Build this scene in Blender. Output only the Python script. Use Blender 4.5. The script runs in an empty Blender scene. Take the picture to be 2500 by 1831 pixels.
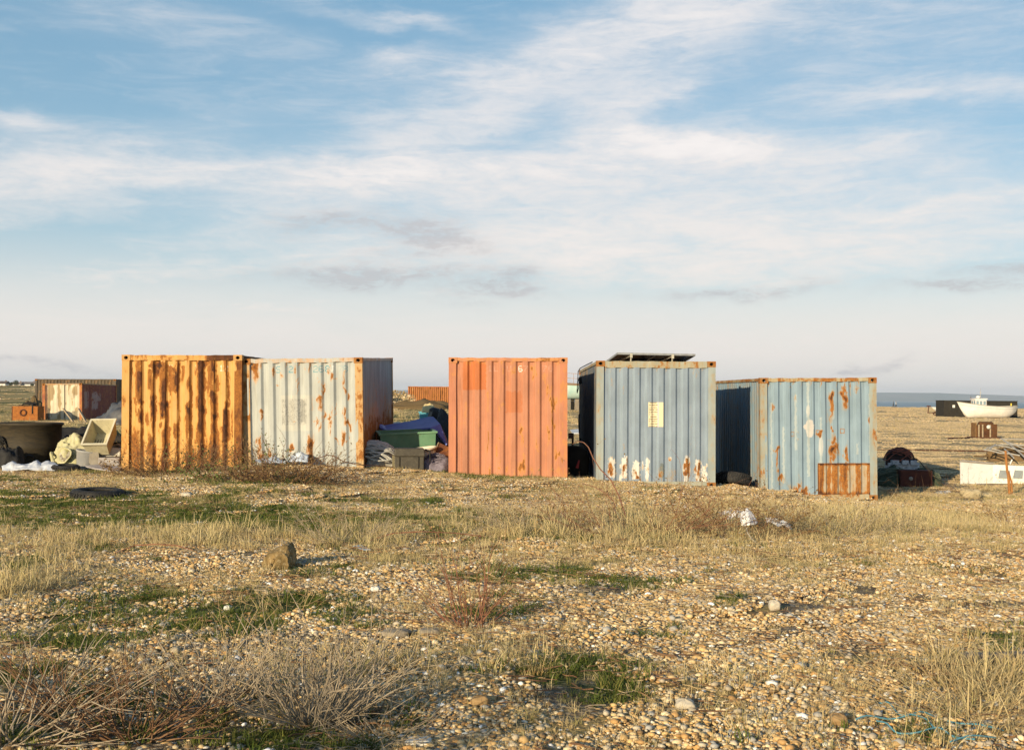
import bpy, math, random
import numpy as np
from mathutils import Vector, Matrix
R = math.radians
rnd = random.Random(7)
rng = np.random.default_rng(7)
sc = bpy.context.scene
COL = sc.collection

# ------------------------------------------------------------------ camera
F = 2800.0                       # focal length in pixels of the 2500 px wide photograph
PITCH, ROLL, EYE = math.atan(54.5/F), R(0.55), 1.6
cam_d = bpy.data.cameras.new("camera")
cam = bpy.data.objects.new("camera", cam_d); COL.objects.link(cam)
cam_d.sensor_width = 36; cam_d.lens = 36*F/2500
cam_d.clip_start = 0.1; cam_d.clip_end = 60000
CM = (Matrix.Translation((0, 0, EYE)) @ Matrix.Rotation(R(90)+PITCH, 4, 'X') @ Matrix.Rotation(ROLL, 4, 'Z'))
cam.matrix_world = CM
sc.camera = cam
sc.render.resolution_x, sc.render.resolution_y = 1024, 749
sc.view_settings.view_transform = 'Standard'; sc.view_settings.look = 'None'
sc.view_settings.gamma = 1; sc.view_settings.exposure = 0.5
sc.cycles.max_bounces = 6; sc.cycles.diffuse_bounces = 3; sc.cycles.glossy_bounces = 2
sc.cycles.transparent_max_bounces = 6; sc.cycles.volume_bounces = 0

# ------------------------------------------------------------------ sun
SUN_AZ, SUN_EL = R(31), R(13)    # the sun stands behind the camera to the left
sd = bpy.data.lights.new("sun", 'SUN'); so = bpy.data.objects.new("sun", sd); COL.objects.link(so)
sd.energy = 4.9; sd.angle = R(0.5); sd.color = (1.0, 0.82, 0.545)
so.rotation_euler = Vector((math.sin(SUN_AZ)*math.cos(SUN_EL), math.cos(SUN_AZ)*math.cos(SUN_EL), -math.sin(SUN_EL))).to_track_quat('-Z', 'Y').to_euler()
so.location = (-20, -30, 30)

# ------------------------------------------------------------------ sky
class NT:
    """small helper to write node maths"""
    def __init__(s, nt): s.nt = nt; s.n = nt.nodes; s.l = nt.links
    def new(s, t, **kw):
        n = s.n.new(t)
        for k, v in kw.items(): setattr(n, k, v)
        return n
    def put(s, sock, v):
        if hasattr(v, 'links') or isinstance(v, bpy.types.NodeSocket): s.l.new(v, sock)
        else: sock.default_value = v
    def m(s, op, a, b=None, c=None, clamp=False):
        n = s.new('ShaderNodeMath', operation=op); n.use_clamp = clamp
        s.put(n.inputs[0], a)
        if b is not None: s.put(n.inputs[1], b)
        if c is not None: s.put(n.inputs[2], c)
        return n.outputs[0]
    def mixc(s, f, a, b, mode='MIX'):
        n = s.new('ShaderNodeMix', data_type='RGBA', blend_type=mode)
        s.put(n.inputs[0], f)
        for k, v in ((6, a), (7, b)):
            s.put(n.inputs[k], v if not isinstance(v, tuple) else (*v[:3], 1))
        return n.outputs[2]
    def noise(s, vec, scale, detail=4, rough=.55, dist=0, dim='3D'):
        n = s.new('ShaderNodeTexNoise', noise_dimensions=dim)
        s.put(n.inputs['Vector'], vec); n.inputs['Scale'].default_value = scale
        n.inputs['Detail'].default_value = detail; n.inputs['Roughness'].default_value = rough
        n.inputs['Distortion'].default_value = dist
        return n.outputs['Fac'], n.outputs['Color']
    def comb(s, x, y, z=0.0):
        n = s.new('ShaderNodeCombineXYZ'); s.put(n.inputs[0], x); s.put(n.inputs[1], y); s.put(n.inputs[2], z); return n.outputs[0]
    def sep(s, v):
        n = s.new('ShaderNodeSeparateXYZ'); s.put(n.inputs[0], v); return n.outputs
    def ss(s, v, a, b, lo=0.0, hi=1.0):
        n = s.new('ShaderNodeMapRange', interpolation_type='SMOOTHSTEP')
        s.put(n.inputs[0], v); s.put(n.inputs[1], a); s.put(n.inputs[2], b); n.inputs[3].default_value = lo; n.inputs[4].default_value = hi
        return n.outputs[0]
    def ramp(s, v, stops, interp='LINEAR'):
        n = s.new('ShaderNodeValToRGB'); n.color_ramp.interpolation = interp
        e = n.color_ramp.elements
        while len(e) < len(stops): e.new(0.5)
        for k, (p, c) in enumerate(stops): e[k].position = p; e[k].color = (*c, 1)
        s.put(n.inputs[0], v); return n.outputs[0]

world = bpy.data.worlds.new("World"); sc.world = world; world.use_nodes = True
def build_sky():
    t = NT(world.node_tree); t.n.clear()
    sky = t.new('ShaderNodeTexSky', sky_type='NISHITA'); sky.sun_disc = False
    sky.sun_elevation = SUN_EL; sky.sun_rotation = R(180)+SUN_AZ
    sky.altitude = 0; sky.air_density = 1.0; sky.dust_density = 0.6; sky.ozone_density = 2.0
    tc = t.new('ShaderNodeTexCoord').outputs['Generated']
    x, y, z = t.sep(tc)
    az = t.m('ARCTAN2', x, y)                       # azimuth, right of north positive
    hz = t.m('SQRT', t.m('ADD', t.m('MULTIPLY', x, x), t.m('MULTIPLY', y, y)))
    el = t.m('DIVIDE', z, t.m('MAXIMUM', hz, .02))
    ae = t.comb(az, el, 0.0)
    # cloud-layer coordinates: the layer is a flat sheet high overhead
    zz = t.m('ADD', t.m('MAXIMUM', z, 0.0), 0.10)
    cl = t.comb(t.m('DIVIDE', x, zz), t.m('DIVIDE', y, zz), 0.0)
    # warp
    _, wc = t.noise(t.comb(t.m('MULTIPLY', az, 1.0), t.m('MULTIPLY', el, 2.6)), 9.0, 5, .6)
    wx, wy, _z = t.sep(wc)
    ax = t.m('ADD', az, t.m('MULTIPLY', t.m('SUBTRACT', wx, .5), .13))
    ey = t.m('ADD', el, t.m('MULTIPLY', t.m('SUBTRACT', wy, .5), .055))
    def streak(px, py, lx, ly, ang, amp):
        """one cloud bank: centre in the photograph's pixels, half sizes in pixels, tilt in degrees (up to the right)"""
        a0, e0 = (px-1250)/F, (970+(px-1250)*.0096-py)/F
        c, s = math.cos(R(ang)), math.sin(R(ang))
        dx, dy = t.m('SUBTRACT', ax, a0), t.m('SUBTRACT', ey, e0)
        u = t.m('MULTIPLY', t.m('ADD', t.m('MULTIPLY', dx, c), t.m('MULTIPLY', dy, s)), F/lx)
        v = t.m('MULTIPLY', t.m('SUBTRACT', t.m('MULTIPLY', dy, c), t.m('MULTIPLY', dx, s)), F/ly)
        g = t.m('EXPONENT', t.m('MULTIPLY', t.m('ADD', t.m('MULTIPLY', u, u), t.m('MULTIPLY', v, v)), -1.0))
        return t.m('MULTIPLY', g, amp)
    banks = [(300, 440, 520, 46, 5, .55), (60, 500, 300, 75, 12, .55), (110, 365, 90, 28, -8, .75), (10, 155, 60, 14, 0, .5),
             (820, 425, 480, 40, 3, .5), (1350, 400, 560, 55, 10, .5), (1480, 290, 130, 70, 15, .55), (1700, 370, 260, 36, -3, .8), (1500, 500, 600, 130, 8, .5),
             (2150, 440, 480, 60, -4, .45), (2300, 265, 330, 28, -3, .55), (2200, 530, 430, 22, 2, .5), (1180, 480, 110, 28, 4, .4),
             (960, 158, 110, 32, 8, .62), (960, 52, 190, 18, -5, .45), (1280, 200, 820, 85, 27, .62), (1700, 40, 620, 100, 20, .6),
             (2150, 90, 500, 130, 8, .32), (1620, 210, 70, 28, 10, .35), (420, 90, 330, 70, -10, .22), (1300, 620, 620, 85, 0, .5),
             (1850, 640, 700, 110, 0, .6), (1700, 480, 620, 60, -6, .3), (2250, 600, 420, 60, 3, .45), (1250, 790, 1300, 60, 0, .55), (500, 760, 600, 40, 2, .45), (120, 560, 260, 30, 8, .3), (1000, 415, 300, 34, 2, .35), (1550, 250, 60, 60, 60, .4), (1800, 355, 180, 22, 3, .55), (2120, 375, 160, 36, 10, .4), (250, 675, 420, 30, 2, .5), (700, 640, 350, 40, 6, .3), (600, 300, 500, 40, 18, .14)]
    tot = None
    for b in banks:
        g = streak(*b); tot = g if tot is None else t.m('ADD', tot, g)
    # wispy break-up, stretched along the wind
    f1, _ = t.noise(t.comb(t.m('ADD', t.m('MULTIPLY', az, 2.2), t.m('MULTIPLY', el, -1.5)), t.m('MULTIPLY', el, 11.0), .3), 5.5, 9, .68, .6)
    f2, _ = t.noise(cl, .9, 6, .6, .3)
    f3, _ = t.noise(t.comb(t.m('MULTIPLY', az, 3.0), t.m('MULTIPLY', el, 9.0), 4.0), 18.0, 8, .72, .5)
    br = t.m('ADD', t.m('ADD', t.m('MULTIPLY', f1, .9), t.m('MULTIPLY', f3, .45)), t.m('MULTIPLY', f2, .2))
    mask = t.m('MULTIPLY', tot, t.ss(br, .45, 1.06, .36, 1.36))
    veil = t.m('MULTIPLY', t.ss(f1, .45, .75), .16)
    mask = t.m('ADD', mask, veil)
    low = t.ss(el, .03, .165, 1.0, .0)                 # the clouds close up towards the horizon
    mask = t.m('MULTIPLY', t.m('MULTIPLY', t.m('TANH', mask), 1.12, clamp=True), t.ss(el, .5, 1.6, .96, .25))
    mask = t.m('MAXIMUM', mask, t.m('MULTIPLY', low, t.ss(f1, .2, .75, .86, 1.0)))
    # grey undersides
    gr = None
    for b in [(800, 535, 100, 26, 3, .8), (1030, 560, 125, 32, -8, 1.3), (930, 670, 240, 24, 2, 1.4), (1180, 715, 120, 20, 2, 1.2), (1260, 675, 60, 28, 20, .8), (980, 610, 110, 16, 10, .4), (1790, 712, 180, 14, 2, 1.0),
              (2430, 695, 130, 16, 2, 1.2), (2300, 728, 150, 11, 2, 1.0), (2040, 892, 50, 9, 0, 1.0), (2150, 888, 46, 9, 5, .8), (130, 895, 170, 11, 0, .9)]:
        g = streak(*b); gr = g if gr is None else t.m('ADD', gr, g)
    gr = t.m('MULTIPLY', gr, t.ss(f3, .35, .65, .25, 1.25), clamp=True)
    skyc = t.mixc(1.0, sky.outputs[0], (0.105, 0.112, 0.112), 'MULTIPLY')
    skyc = t.mixc(.60, skyc, t.mixc(t.ss(el, .42, 1.3), t.mixc(t.ss(el, .0, .36), (.30, .42, .49), (.150, .300, .425)), (.04, .09, .19)))
    hi = t.ss(el, .02, .30)
    cc = t.mixc(hi, (.675, .62, .575), (.60, .585, .59))
    cc = t.mixc(t.ss(t.m('MULTIPLY', tot, br), .75, 1.7), cc, (.70, .66, .64))
    col = t.mixc(mask, skyc, cc)
    col = t.mixc(t.m('MULTIPLY', gr, .62), col, (.37, .355, .37))
    bg = t.new('ShaderNodeBackground'); t.l.new(col, bg.inputs[0]); bg.inputs[1].default_value = 1.0
    out = t.new('ShaderNodeOutputWorld'); t.l.new(bg.outputs[0], out.inputs[0])
build_sky()
world.cycles.sampling_method = 'MANUAL'; world.cycles.sample_map_resolution = 512

# ------------------------------------------------------------------ numpy noise
_T = rng.random((256, 256)).astype(np.float32)
def vnoise(x, y):
    x = np.asarray(x, float); y = np.asarray(y, float)
    xi, yi = np.floor(x).astype(int), np.floor(y).astype(int)
    fx, fy = x-xi, y-yi
    fx = fx*fx*(3-2*fx); fy = fy*fy*(3-2*fy)
    a, b = _T[yi & 255, xi & 255], _T[yi & 255, (xi+1) & 255]
    c, d = _T[(yi+1) & 255, xi & 255], _T[(yi+1) & 255, (xi+1) & 255]
    return (a*(1-fx)+b*fx)*(1-fy)+(c*(1-fx)+d*fx)*fy
def fbm(x, y, o=4, g=.5):
    s, a, n = 0, 1, 0
    for k in range(o):
        s = s+a*vnoise(np.asarray(x)*2**k+17.3*k, np.asarray(y)*2**k+5.1*k); n += a; a *= g
    return s/n
def sst(v, a, b):
    t = np.clip((np.asarray(v, float)-a)/(b-a), 0, 1); return t*t*(3-2*t)

# ------------------------------------------------------------------ terrain
_T_AZ = [-.50, -.42, -.30, -.20, -.1075, -.095, -.06, .05, .12, .22, .50]
_T_Y = [28, 45, 70, 100, 150, 220, 350, 480, 900, 1500, 4000]
_T_Z = np.array([
    [.00, .0, .0, .40, 1.0, 2.0, 3.6, 4.4, 5.6, 6.0, 5.0],
    [.00, .0, .0, .40, 1.0, 2.0, 3.6, 4.4, 5.6, 6.0, 5.0],
    [.02, .0, .0, .35, .9, 1.8, 2.8, 3.4, 4.5, 5.0, 4.0],
    [.06, .05, .1, .3, .6, 1.6, 1.5, .5, -6, -8, -8],
    [.14, .12, .2, .3, 1.95, 1.2, 0, -5, -9, -9, -9],
    [.12, .12, .22, .3, .55, .8, 0, -5, -9, -9, -9],
    [.05, .1, .25, .3, .5, .8, 0, -5, -9, -9, -9],
    [-.05, .1, .35, .5, .6, .6, 0, -5, -9, -9, -9],
    [-.15, -.1, .0, .1, .1, .0, -.1, -5, -9, -9, -9],
    [-.38, -.33, -.3, -.35, -.45, -.35, -.2, -4, -9, -9, -9],
    [-.36, -.32, -.3, -.35, -.50, -.45, -.4, -4, -9, -9, -9]])
def ground(x, y):
    x = np.asarray(x, float); y = np.asarray(y, float)
    p = np.interp(x, [-14, -9, -6.5, -4, -2.5, 0, 2, 4, 5.3, 6.2, 7.5, 9, 14], [.0, .0, .05, .17, .08, -.03, -.08, -.15, -.27, -.40, -.53, -.50, -.45])
    near = p*sst(y, 12, 22)-.20*sst(x, 8.0, 9.4)*sst(y, 25.2, 28)*(1-sst(y, 31, 38))
    yy = np.maximum(y, 1.0); t = np.clip(x/yy, -.4999, .4999)
    ti = np.interp(t, _T_AZ, np.arange(len(_T_AZ))); yi = np.interp(np.log(yy), np.log(_T_Y), np.arange(len(_T_Y)))
    a, b = np.floor(ti).astype(int), np.floor(yi).astype(int)
    a = np.clip(a, 0, len(_T_AZ)-2); b = np.clip(b, 0, len(_T_Y)-2); fa, fb = ti-a, yi-b
    fa = fa*fa*(3-2*fa); fb = fb*fb*(3-2*fb)
    far = (_T_Z[a, b]*(1-fa)+_T_Z[a+1, b]*fa)*(1-fb)+(_T_Z[a, b+1]*(1-fa)+_T_Z[a+1, b+1]*fa)*fb
    w = sst(y, 24.5, 40)
    z = near*(1-w)+far*w
    amp = np.where(y < 60, .13, .09+.0012*(y-60).clip(0, 300))
    z = z+(fbm(x*.55+40, y*.55+9, 4)-.5)*amp*np.where(y > 0, 1, 0)
    return z
def gz(x, y): return float(ground(x, y))
def ray(px, py):
    d = CM.to_3x3() @ Vector(((px-1250)/F, (915.5-py)/F, -1)); return d/d.y
def P(px, py, Y):
    """world point at depth Y seen at a pixel of the photograph"""
    return Vector((0, 0, EYE))+ray(px, py)*Y
def G(px, py):
    """point where the sight line of a pixel meets the ground"""
    d = ray(px, py); lo = 3.0; y = 3.0
    while y < 3000:
        q = d*y
        if EYE+q.z < gz(q.x, q.y): break
        lo = y; y *= 1.02
    hi = y
    for _ in range(24):
        mid = (lo+hi)/2; q = d*mid
        if EYE+q.z < gz(q.x, q.y): hi = mid
        else: lo = mid
    q = d*hi
    return Vector((q.x, q.y, gz(q.x, q.y)))
def at(px, Y, dz=0.0):
    x = P(px, 970, Y).x; return Vector((x, Y, gz(x, Y)+dz))

# ------------------------------------------------------------------ object helpers
def tag(o, label=None, cat=None, group=None, kind=None):
    if label: o['label'] = label
    if cat: o['category'] = cat
    if group: o['group'] = group
    if kind: o['kind'] = kind
    return o
def thing(name, label, cat, loc=(0, 0, 0), rz=0.0, group=None):
    o = bpy.data.objects.new(name, None); o.empty_display_size = .2; COL.objects.link(o)
    o.location = loc; o.rotation_euler = (0, 0, rz)
    return tag(o, label, cat, group)
def link_mesh(name, me, mat=None, parent=None, smooth=False, link=True):
    o = bpy.data.objects.new(name, me)
    if mat: me.materials.append(mat)
    if smooth: me.polygons.foreach_set('use_smooth', np.ones(len(me.polygons), bool))
    if parent: o.parent = parent
    if link: COL.objects.link(o)
    return o
def np_mesh(name, V, Q):
    """mesh from numpy arrays (V n*3, Q m*k)"""
    V = np.asarray(V, np.float32); Q = np.asarray(Q, np.int32)
    me = bpy.data.meshes.new(name); k = Q.shape[1]
    me.vertices.add(len(V)); me.vertices.foreach_set('co', V.ravel())
    me.loops.add(Q.size); me.loops.foreach_set('vertex_index', Q.ravel())
    me.polygons.add(len(Q)); me.polygons.foreach_set('loop_start', np.arange(0, Q.size, k, dtype=np.int32))
    me.polygons.foreach_set('loop_total', np.full(len(Q), k, np.int32))
    me.update(calc_edges=True); return me
def grid_faces(nu, nv):
    i = np.arange(nu-1)[:, None]*nv+np.arange(nv-1)[None, :]
    return np.stack([i, i+nv, i+nv+1, i+1], -1).reshape(-1, 4)
def col_attr(me, name, C):
    a = me.attributes.new(name, 'FLOAT_COLOR', 'POINT'); C = np.asarray(C, np.float32)
    if C.shape[1] == 3: C = np.concatenate([C, np.ones((len(C), 1), np.float32)], 1)
    a.data.foreach_set('color', C.ravel())
def flt_attr(me, name, v):
    a = me.attributes.new(name, 'FLOAT', 'POINT'); a.data.foreach_set('value', np.asarray(v, np.float32).ravel())

class MB:
    def __init__(s): s.v = []; s.f = []
    def add(s, V, Fc):
        b = len(s.v); s.v += [tuple(p) for p in V]; s.f += [tuple(i+b for i in f) for f in Fc]; return s
    def box(s, c, size, M=None, taper=1.0):
        """box by centre and size; taper scales the top face"""
        hx, hy, hz = size[0]/2, size[1]/2, size[2]/2; V = []
        for z, k in ((-hz, 1), (hz, taper)):
            for x, y in ((-hx, -hy), (hx, -hy), (hx, hy), (-hx, hy)):
                p = Vector((x*k, y*k, z))
                if M: p = M @ p
                V.append(p+Vector(c))
        return s.add(V, [(3, 2, 1, 0), (4, 5, 6, 7), (0, 1, 5, 4), (1, 2, 6, 5), (2, 3, 7, 6), (3, 0, 4, 7)])
    def tube(s, pts, r, n=6, cap=True):
        pts = [Vector(p) for p in pts]; m = len(pts)
        rs = r if hasattr(r, '__len__') else [r]*m
        V = []; up = Vector((.13, .21, .97))
        for i, p in enumerate(pts):
            d = (pts[min(i+1, m-1)]-pts[max(i-1, 0)])
            d = d.normalized() if d.length > 1e-9 else Vector((0, 0, 1))
            a = d.cross(up); a = a.normalized() if a.length > 1e-4 else Vector((1, 0, 0)); b = d.cross(a)
            for k in range(n):
                th = 2*math.pi*k/n; V.append(p+(a*math.cos(th)+b*math.sin(th))*rs[i])
        Fc = [(i*n+k, i*n+(k+1) % n, (i+1)*n+(k+1) % n, (i+1)*n+k) for i in range(m-1) for k in range(n)]
        if cap and n > 2: Fc += [tuple(range(n-1, -1, -1)), tuple((m-1)*n+k for k in range(n))]
        return s.add(V, Fc)
    def lathe(s, prof, n=32, M=None, sx=1.0, sy=1.0, wob=0.0):
        V = []
        for j, (r, z) in enumerate(prof):
            for k in range(n):
                th = 2*math.pi*k/n; q = 1+wob*math.sin(3*th+j*.4)
                p = Vector((r*sx*q*math.cos(th), r*sy*q*math.sin(th), z)); V.append(M @ p if M else p)
        Fc = [(j*n+k, j*n+(k+1) % n, (j+1)*n+(k+1) % n, (j+1)*n+k) for j in range(len(prof)-1) for k in range(n)]
        return s.add(V, Fc)
    def prism(s, poly, a, b):
        """polygon (list of Vector) extruded from offset a to offset b (Vectors)"""
        n = len(poly); V = [Vector(p)+a for p in poly]+[Vector(p)+b for p in poly]
        return s.add(V, [tuple(range(n-1, -1, -1)), tuple(range(n, 2*n))]+[(k, (k+1) % n, n+(k+1) % n, n+k) for k in range(n)])
    def build(s, name, mat, parent=None, smooth=False, bevel=0.0):
        me = bpy.data.meshes.new(name); me.from_pydata([tuple(p) for p in s.v], [], s.f); me.update()
        o = link_mesh(name, me, mat, parent, smooth)
        if bevel:
            m = o.modifiers.new('bevel', 'BEVEL'); m.width = bevel; m.segments = 2; m.limit_method = 'ANGLE'
        return o

# ------------------------------------------------------------------ materials
def new_mat(name):
    m = bpy.data.materials.new(name); m.use_nodes = True; t = NT(m.node_tree); t.n.clear()
    b = t.new('ShaderNodeBsdfPrincipled'); o = t.new('ShaderNodeOutputMaterial'); t.l.new(b.outputs[0], o.inputs[0])
    return m, t, b
def bump(t, b, h, strength, dist=.01):
    n = t.new('ShaderNodeBump'); n.inputs['Strength'].default_value = strength; n.inputs['Distance'].default_value = dist
    t.l.new(h, n.inputs['Height']); t.l.new(n.outputs[0], b.inputs['Normal'])
def weathered(name, c1, c2, scale=6.0, rough=.8, bmp=.25, dirt=None, dirt_amt=.5, streak=1.0, metal=0.0, spec=.3, trans=0):
    """mottled paint/plastic/wood with a second tone and optional dirt"""
    m, t, b = new_mat(name)
    oc = t.new('ShaderNodeTexCoord').outputs['Object']
    mp = t.new('ShaderNodeMapping'); t.l.new(oc, mp.inputs[0]); mp.inputs['Scale'].default_value = (1, 1, 1/streak)
    f, _ = t.noise(mp.outputs[0], scale, 6, .6, .3)
    col = t.mixc(t.ss(f, .3, .7), c1, c2)
    if dirt:
        g, _ = t.noise(mp.outputs[0], scale*2.7, 5, .65)
        col = t.mixc(t.m('MULTIPLY', t.ss(g, .52, .68), dirt_amt), col, dirt)
    t.put(b.inputs['Base Color'], col); b.inputs['Roughness'].default_value = rough; b.inputs['Metallic'].default_value = metal
    b.inputs['Specular IOR Level'].default_value = spec
    h, _ = t.noise(oc, scale*8, 4, .6); bump(t, b, h, bmp, .006)
    return m

MATS = {}
def M_(key, *a, **k):
    if key not in MATS: MATS[key] = weathered(key, *a, **k)
    return MATS[key]
black_rubber = weathered('black_rubber', (.012, .012, .013), (.03, .028, .026), 9, .75, .3, (.09, .075, .055), .45)
rust_metal = weathered('rust_metal', (.10, .035, .014), (.22, .085, .025), 9, .85, .5, (.035, .016, .01), .8)
dark_rust = weathered('dark_rust', (.055, .02, .012), (.12, .045, .02), 8, .85, .5, (.02, .012, .01), .7)
orange_rust = weathered('orange_rust', (.36, .13, .025), (.26, .09, .02), 7, .85, .4, (.08, .03, .012), .7)
cream_plastic = weathered('cream_plastic', (.55, .50, .33), (.44, .40, .26), 7, .6, .15, (.2, .16, .08), .4)
white_plastic = weathered('white_plastic', (.66, .66, .66), (.55, .56, .58), 9, .5, .2)
grey_steel = weathered('grey_steel', (.34, .34, .33), (.24, .23, .22), 9, .55, .2, (.14, .08, .04), .5)
wood_grey = weathered('wood_grey', (.26, .22, .17), (.17, .14, .11), 12, .9, .4)
hole_black = weathered('hole_black', (.008, .007, .006), (.012, .01, .008), 5, .95, .1)

def container_mat(name, rough=.62, stain_c=(.56, .25, .045)):
    """painted steel: colour attribute 'paint', float attribute 'rust' thresholded with noise into stain, rust and dark core"""
    m, t, b = new_mat(name)
    p = t.new('ShaderNodeAttribute', attribute_name='paint').outputs['Color']
    r = t.new('ShaderNodeAttribute', attribute_name='rust').outputs['Fac']
    oc = t.new('ShaderNodeTexCoord').outputs['Object']
    mp = t.new('ShaderNodeMapping'); t.l.new(oc, mp.inputs[0]); mp.inputs['Scale'].default_value = (1, 1, .45)
    n1, _ = t.noise(mp.outputs[0], 14, 7, .68, .4)
    n2, _ = t.noise(oc, 46, 5, .65)
    n3, _ = t.noise(mp.outputs[0], 3.0, 5, .6)
    rr = t.m('ADD', r, t.m('ADD', t.m('MULTIPLY', t.m('SUBTRACT', n1, .5), .95), t.m('MULTIPLY', t.m('SUBTRACT', n2, .5), .35)))
    stain = t.ss(rr, .22, .55); core = t.ss(rr, .50, .66); dark = t.ss(rr, .82, 1.12)
    mg = t.new('ShaderNodeMapping'); t.l.new(oc, mg.inputs[0]); mg.inputs['Scale'].default_value = (1, 1, .05)
    n4, _ = t.noise(mg.outputs[0], 26, 5, .6)
    p = t.mixc(t.ss(n4, .5, .8, 0, .55), p, t.mixc(1.0, p, (.62, .56, .48), 'MULTIPLY'))
    pv = t.mixc(t.ss(n3, .3, .72), p, t.mixc(1.0, p, (.80, .80, .80), 'MULTIPLY'))
    sp = t.ss(n2, .70, .76)
    pv = t.mixc(t.m('MULTIPLY', sp, .35), pv, (.25, .17, .10))
    c = t.mixc(t.m('MULTIPLY', stain, .72), pv, t.mixc(.30, stain_c, pv))
    c = t.mixc(core, c, t.mixc(t.ss(n2, .35, .65), (.19, .072, .020), (.36, .145, .030)))
    c = t.mixc(dark, c, t.mixc(t.ss(n1, .4, .62), (.045, .019, .010), (.12, .043, .017)))
    t.l.new(c, b.inputs['Base Color'])
    t.put(b.inputs['Roughness'], t.ss(core, 0, 1, rough, .92)); b.inputs['Specular IOR Level'].default_value = .3
    h = t.m('ADD', t.m('MULTIPLY', n2, .5), t.m('ADD', t.m('MULTIPLY', core, .8), t.m('MULTIPLY', n3, 1.6)))
    bump(t, b, h, .45, .006)
    return m
STEEL = container_mat('painted_container_steel'); BLUE_STEEL = container_mat('painted_blue_steel', .62, (.36, .23, .085)); PLAIN_STEEL = STEEL

# ------------------------------------------------------------------ ground masks (which patches carry straw, green, bare shingle)
def to_px(x, y, z):
    y = np.maximum(y, .5); px = 1250+F*x/y
    return px, 970+(px-1250)*.0096+(EYE-z)*F/y
def patches(px, py, L):
    s = np.zeros_like(px)
    for cx, cy, rx, ry, a in L:
        s = np.maximum(s, a*np.exp(-(((px-cx)/rx)**2+((py-cy)/ry)**2)))
    return s
GREEN = [(200, 1785, 260, 60, .7), (570, 1720, 180, 60, .65), (720, 1800, 300, 40, .6), (120, 1245, 360, 44, 1.3), (420, 1260, 440, 28, 1.25), (850, 1270, 440, 20, 1.15), (1200, 1280, 260, 22, .75), (330, 1490, 190, 48, 1.3), (560, 1500, 140, 45, 1.1), (720, 1470, 130, 32, 1.1),
         (830, 1490, 80, 40, .7), (1260, 1448, 70, 18, .9), (1180, 1500, 120, 30, .45), (930, 1520, 120, 30, .5), (30, 1380, 120, 30, .5), (330, 1700, 120, 60, .9), (1790, 1470, 60, 26, .6), (2330, 1395, 90, 16, .6),
         (2080, 1370, 120, 18, .35), (1400, 1300, 140, 28, .7), (1620, 1310, 160, 26, .5), (620, 1180, 260, 22, .45), (1230, 1190, 260, 14, .4), (1800, 1270, 120, 22, .35), (2450, 1560, 120, 60, .4), (1600, 1545, 150, 30, .35), (200, 1560, 200, 30, .5), (950, 1760, 140, 70, .5), (2250, 1790, 200, 50, .4)]
STRAW = [(600, 1318, 800, 34, 1.0), (100, 1340, 300, 44, 1.0), (1100, 1235, 1500, 45, .75), (2000, 1275, 700, 60, .85), (1000, 1190, 1500, 40, .6), (1500, 1300, 420, 50, 1.0), (80, 1430, 150, 80, .85), (2250, 1420, 420, 90, .65), (2000, 1500, 260, 60, .4), (1450, 1420, 300, 45, .45),
         (2420, 1700, 190, 170, .9), (2150, 1650, 240, 60, .5), (900, 1330, 200, 45, .8), (500, 1420, 300, 40, .4), (600, 1620, 200, 60, .6), (250, 1620, 260, 80, .7), (1500, 1790, 420, 60, .4), (2300, 1800, 300, 60, .8), (1900, 1350, 400, 40, .7), (1150, 1520, 160, 40, .4), (700, 1440, 150, 60, .35)]
def masks(x, y):
    z = ground(x, y); px, py = to_px(x, y, z)
    n = fbm(x*.9, y*.9, 4); n2 = fbm(x*3.1+7, y*3.1, 3)
    wpx, wpy = px+(fbm(x*1.3+3, y*1.3, 3)-.5)*160, py+(fbm(x*1.7, y*1.7+31, 3)-.5)*40
    near = sst(y, 3.5, 5.5)*(1-sst(y, 26, 34))
    green = np.maximum(patches(wpx, wpy, GREEN), .62*sst(fbm(x*.75+70, y*.75+50, 4), .55, .70)*sst(1.4-x/np.maximum(y, 1)*3, .3, 1.4))*near
    straw = np.maximum(patches(wpx, wpy, STRAW), .40+.52*sst(fbm(x*.8+11, y*.8, 4), .36, .62))*near
    green = np.clip(green*(.65+.9*n2), 0, 1)*sst(green, .15, .42)
    straw = np.clip(straw*(.4+1.1*n), 0, 1)
    # beyond the containers: pale turf on the left, bare shingle on the right
    left = 1-sst(x/np.maximum(y, 1), -.02, .12)
    farm = sst(y, 26, 34)
    turf = farm*(left*.75+.12)
    gfar = farm*left*sst(fbm(x*.05, y*.11, 4), .46, .60)*.75
    return np.clip(straw+turf, 0, 1), np.clip(green+gfar, 0, 1), n

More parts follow.
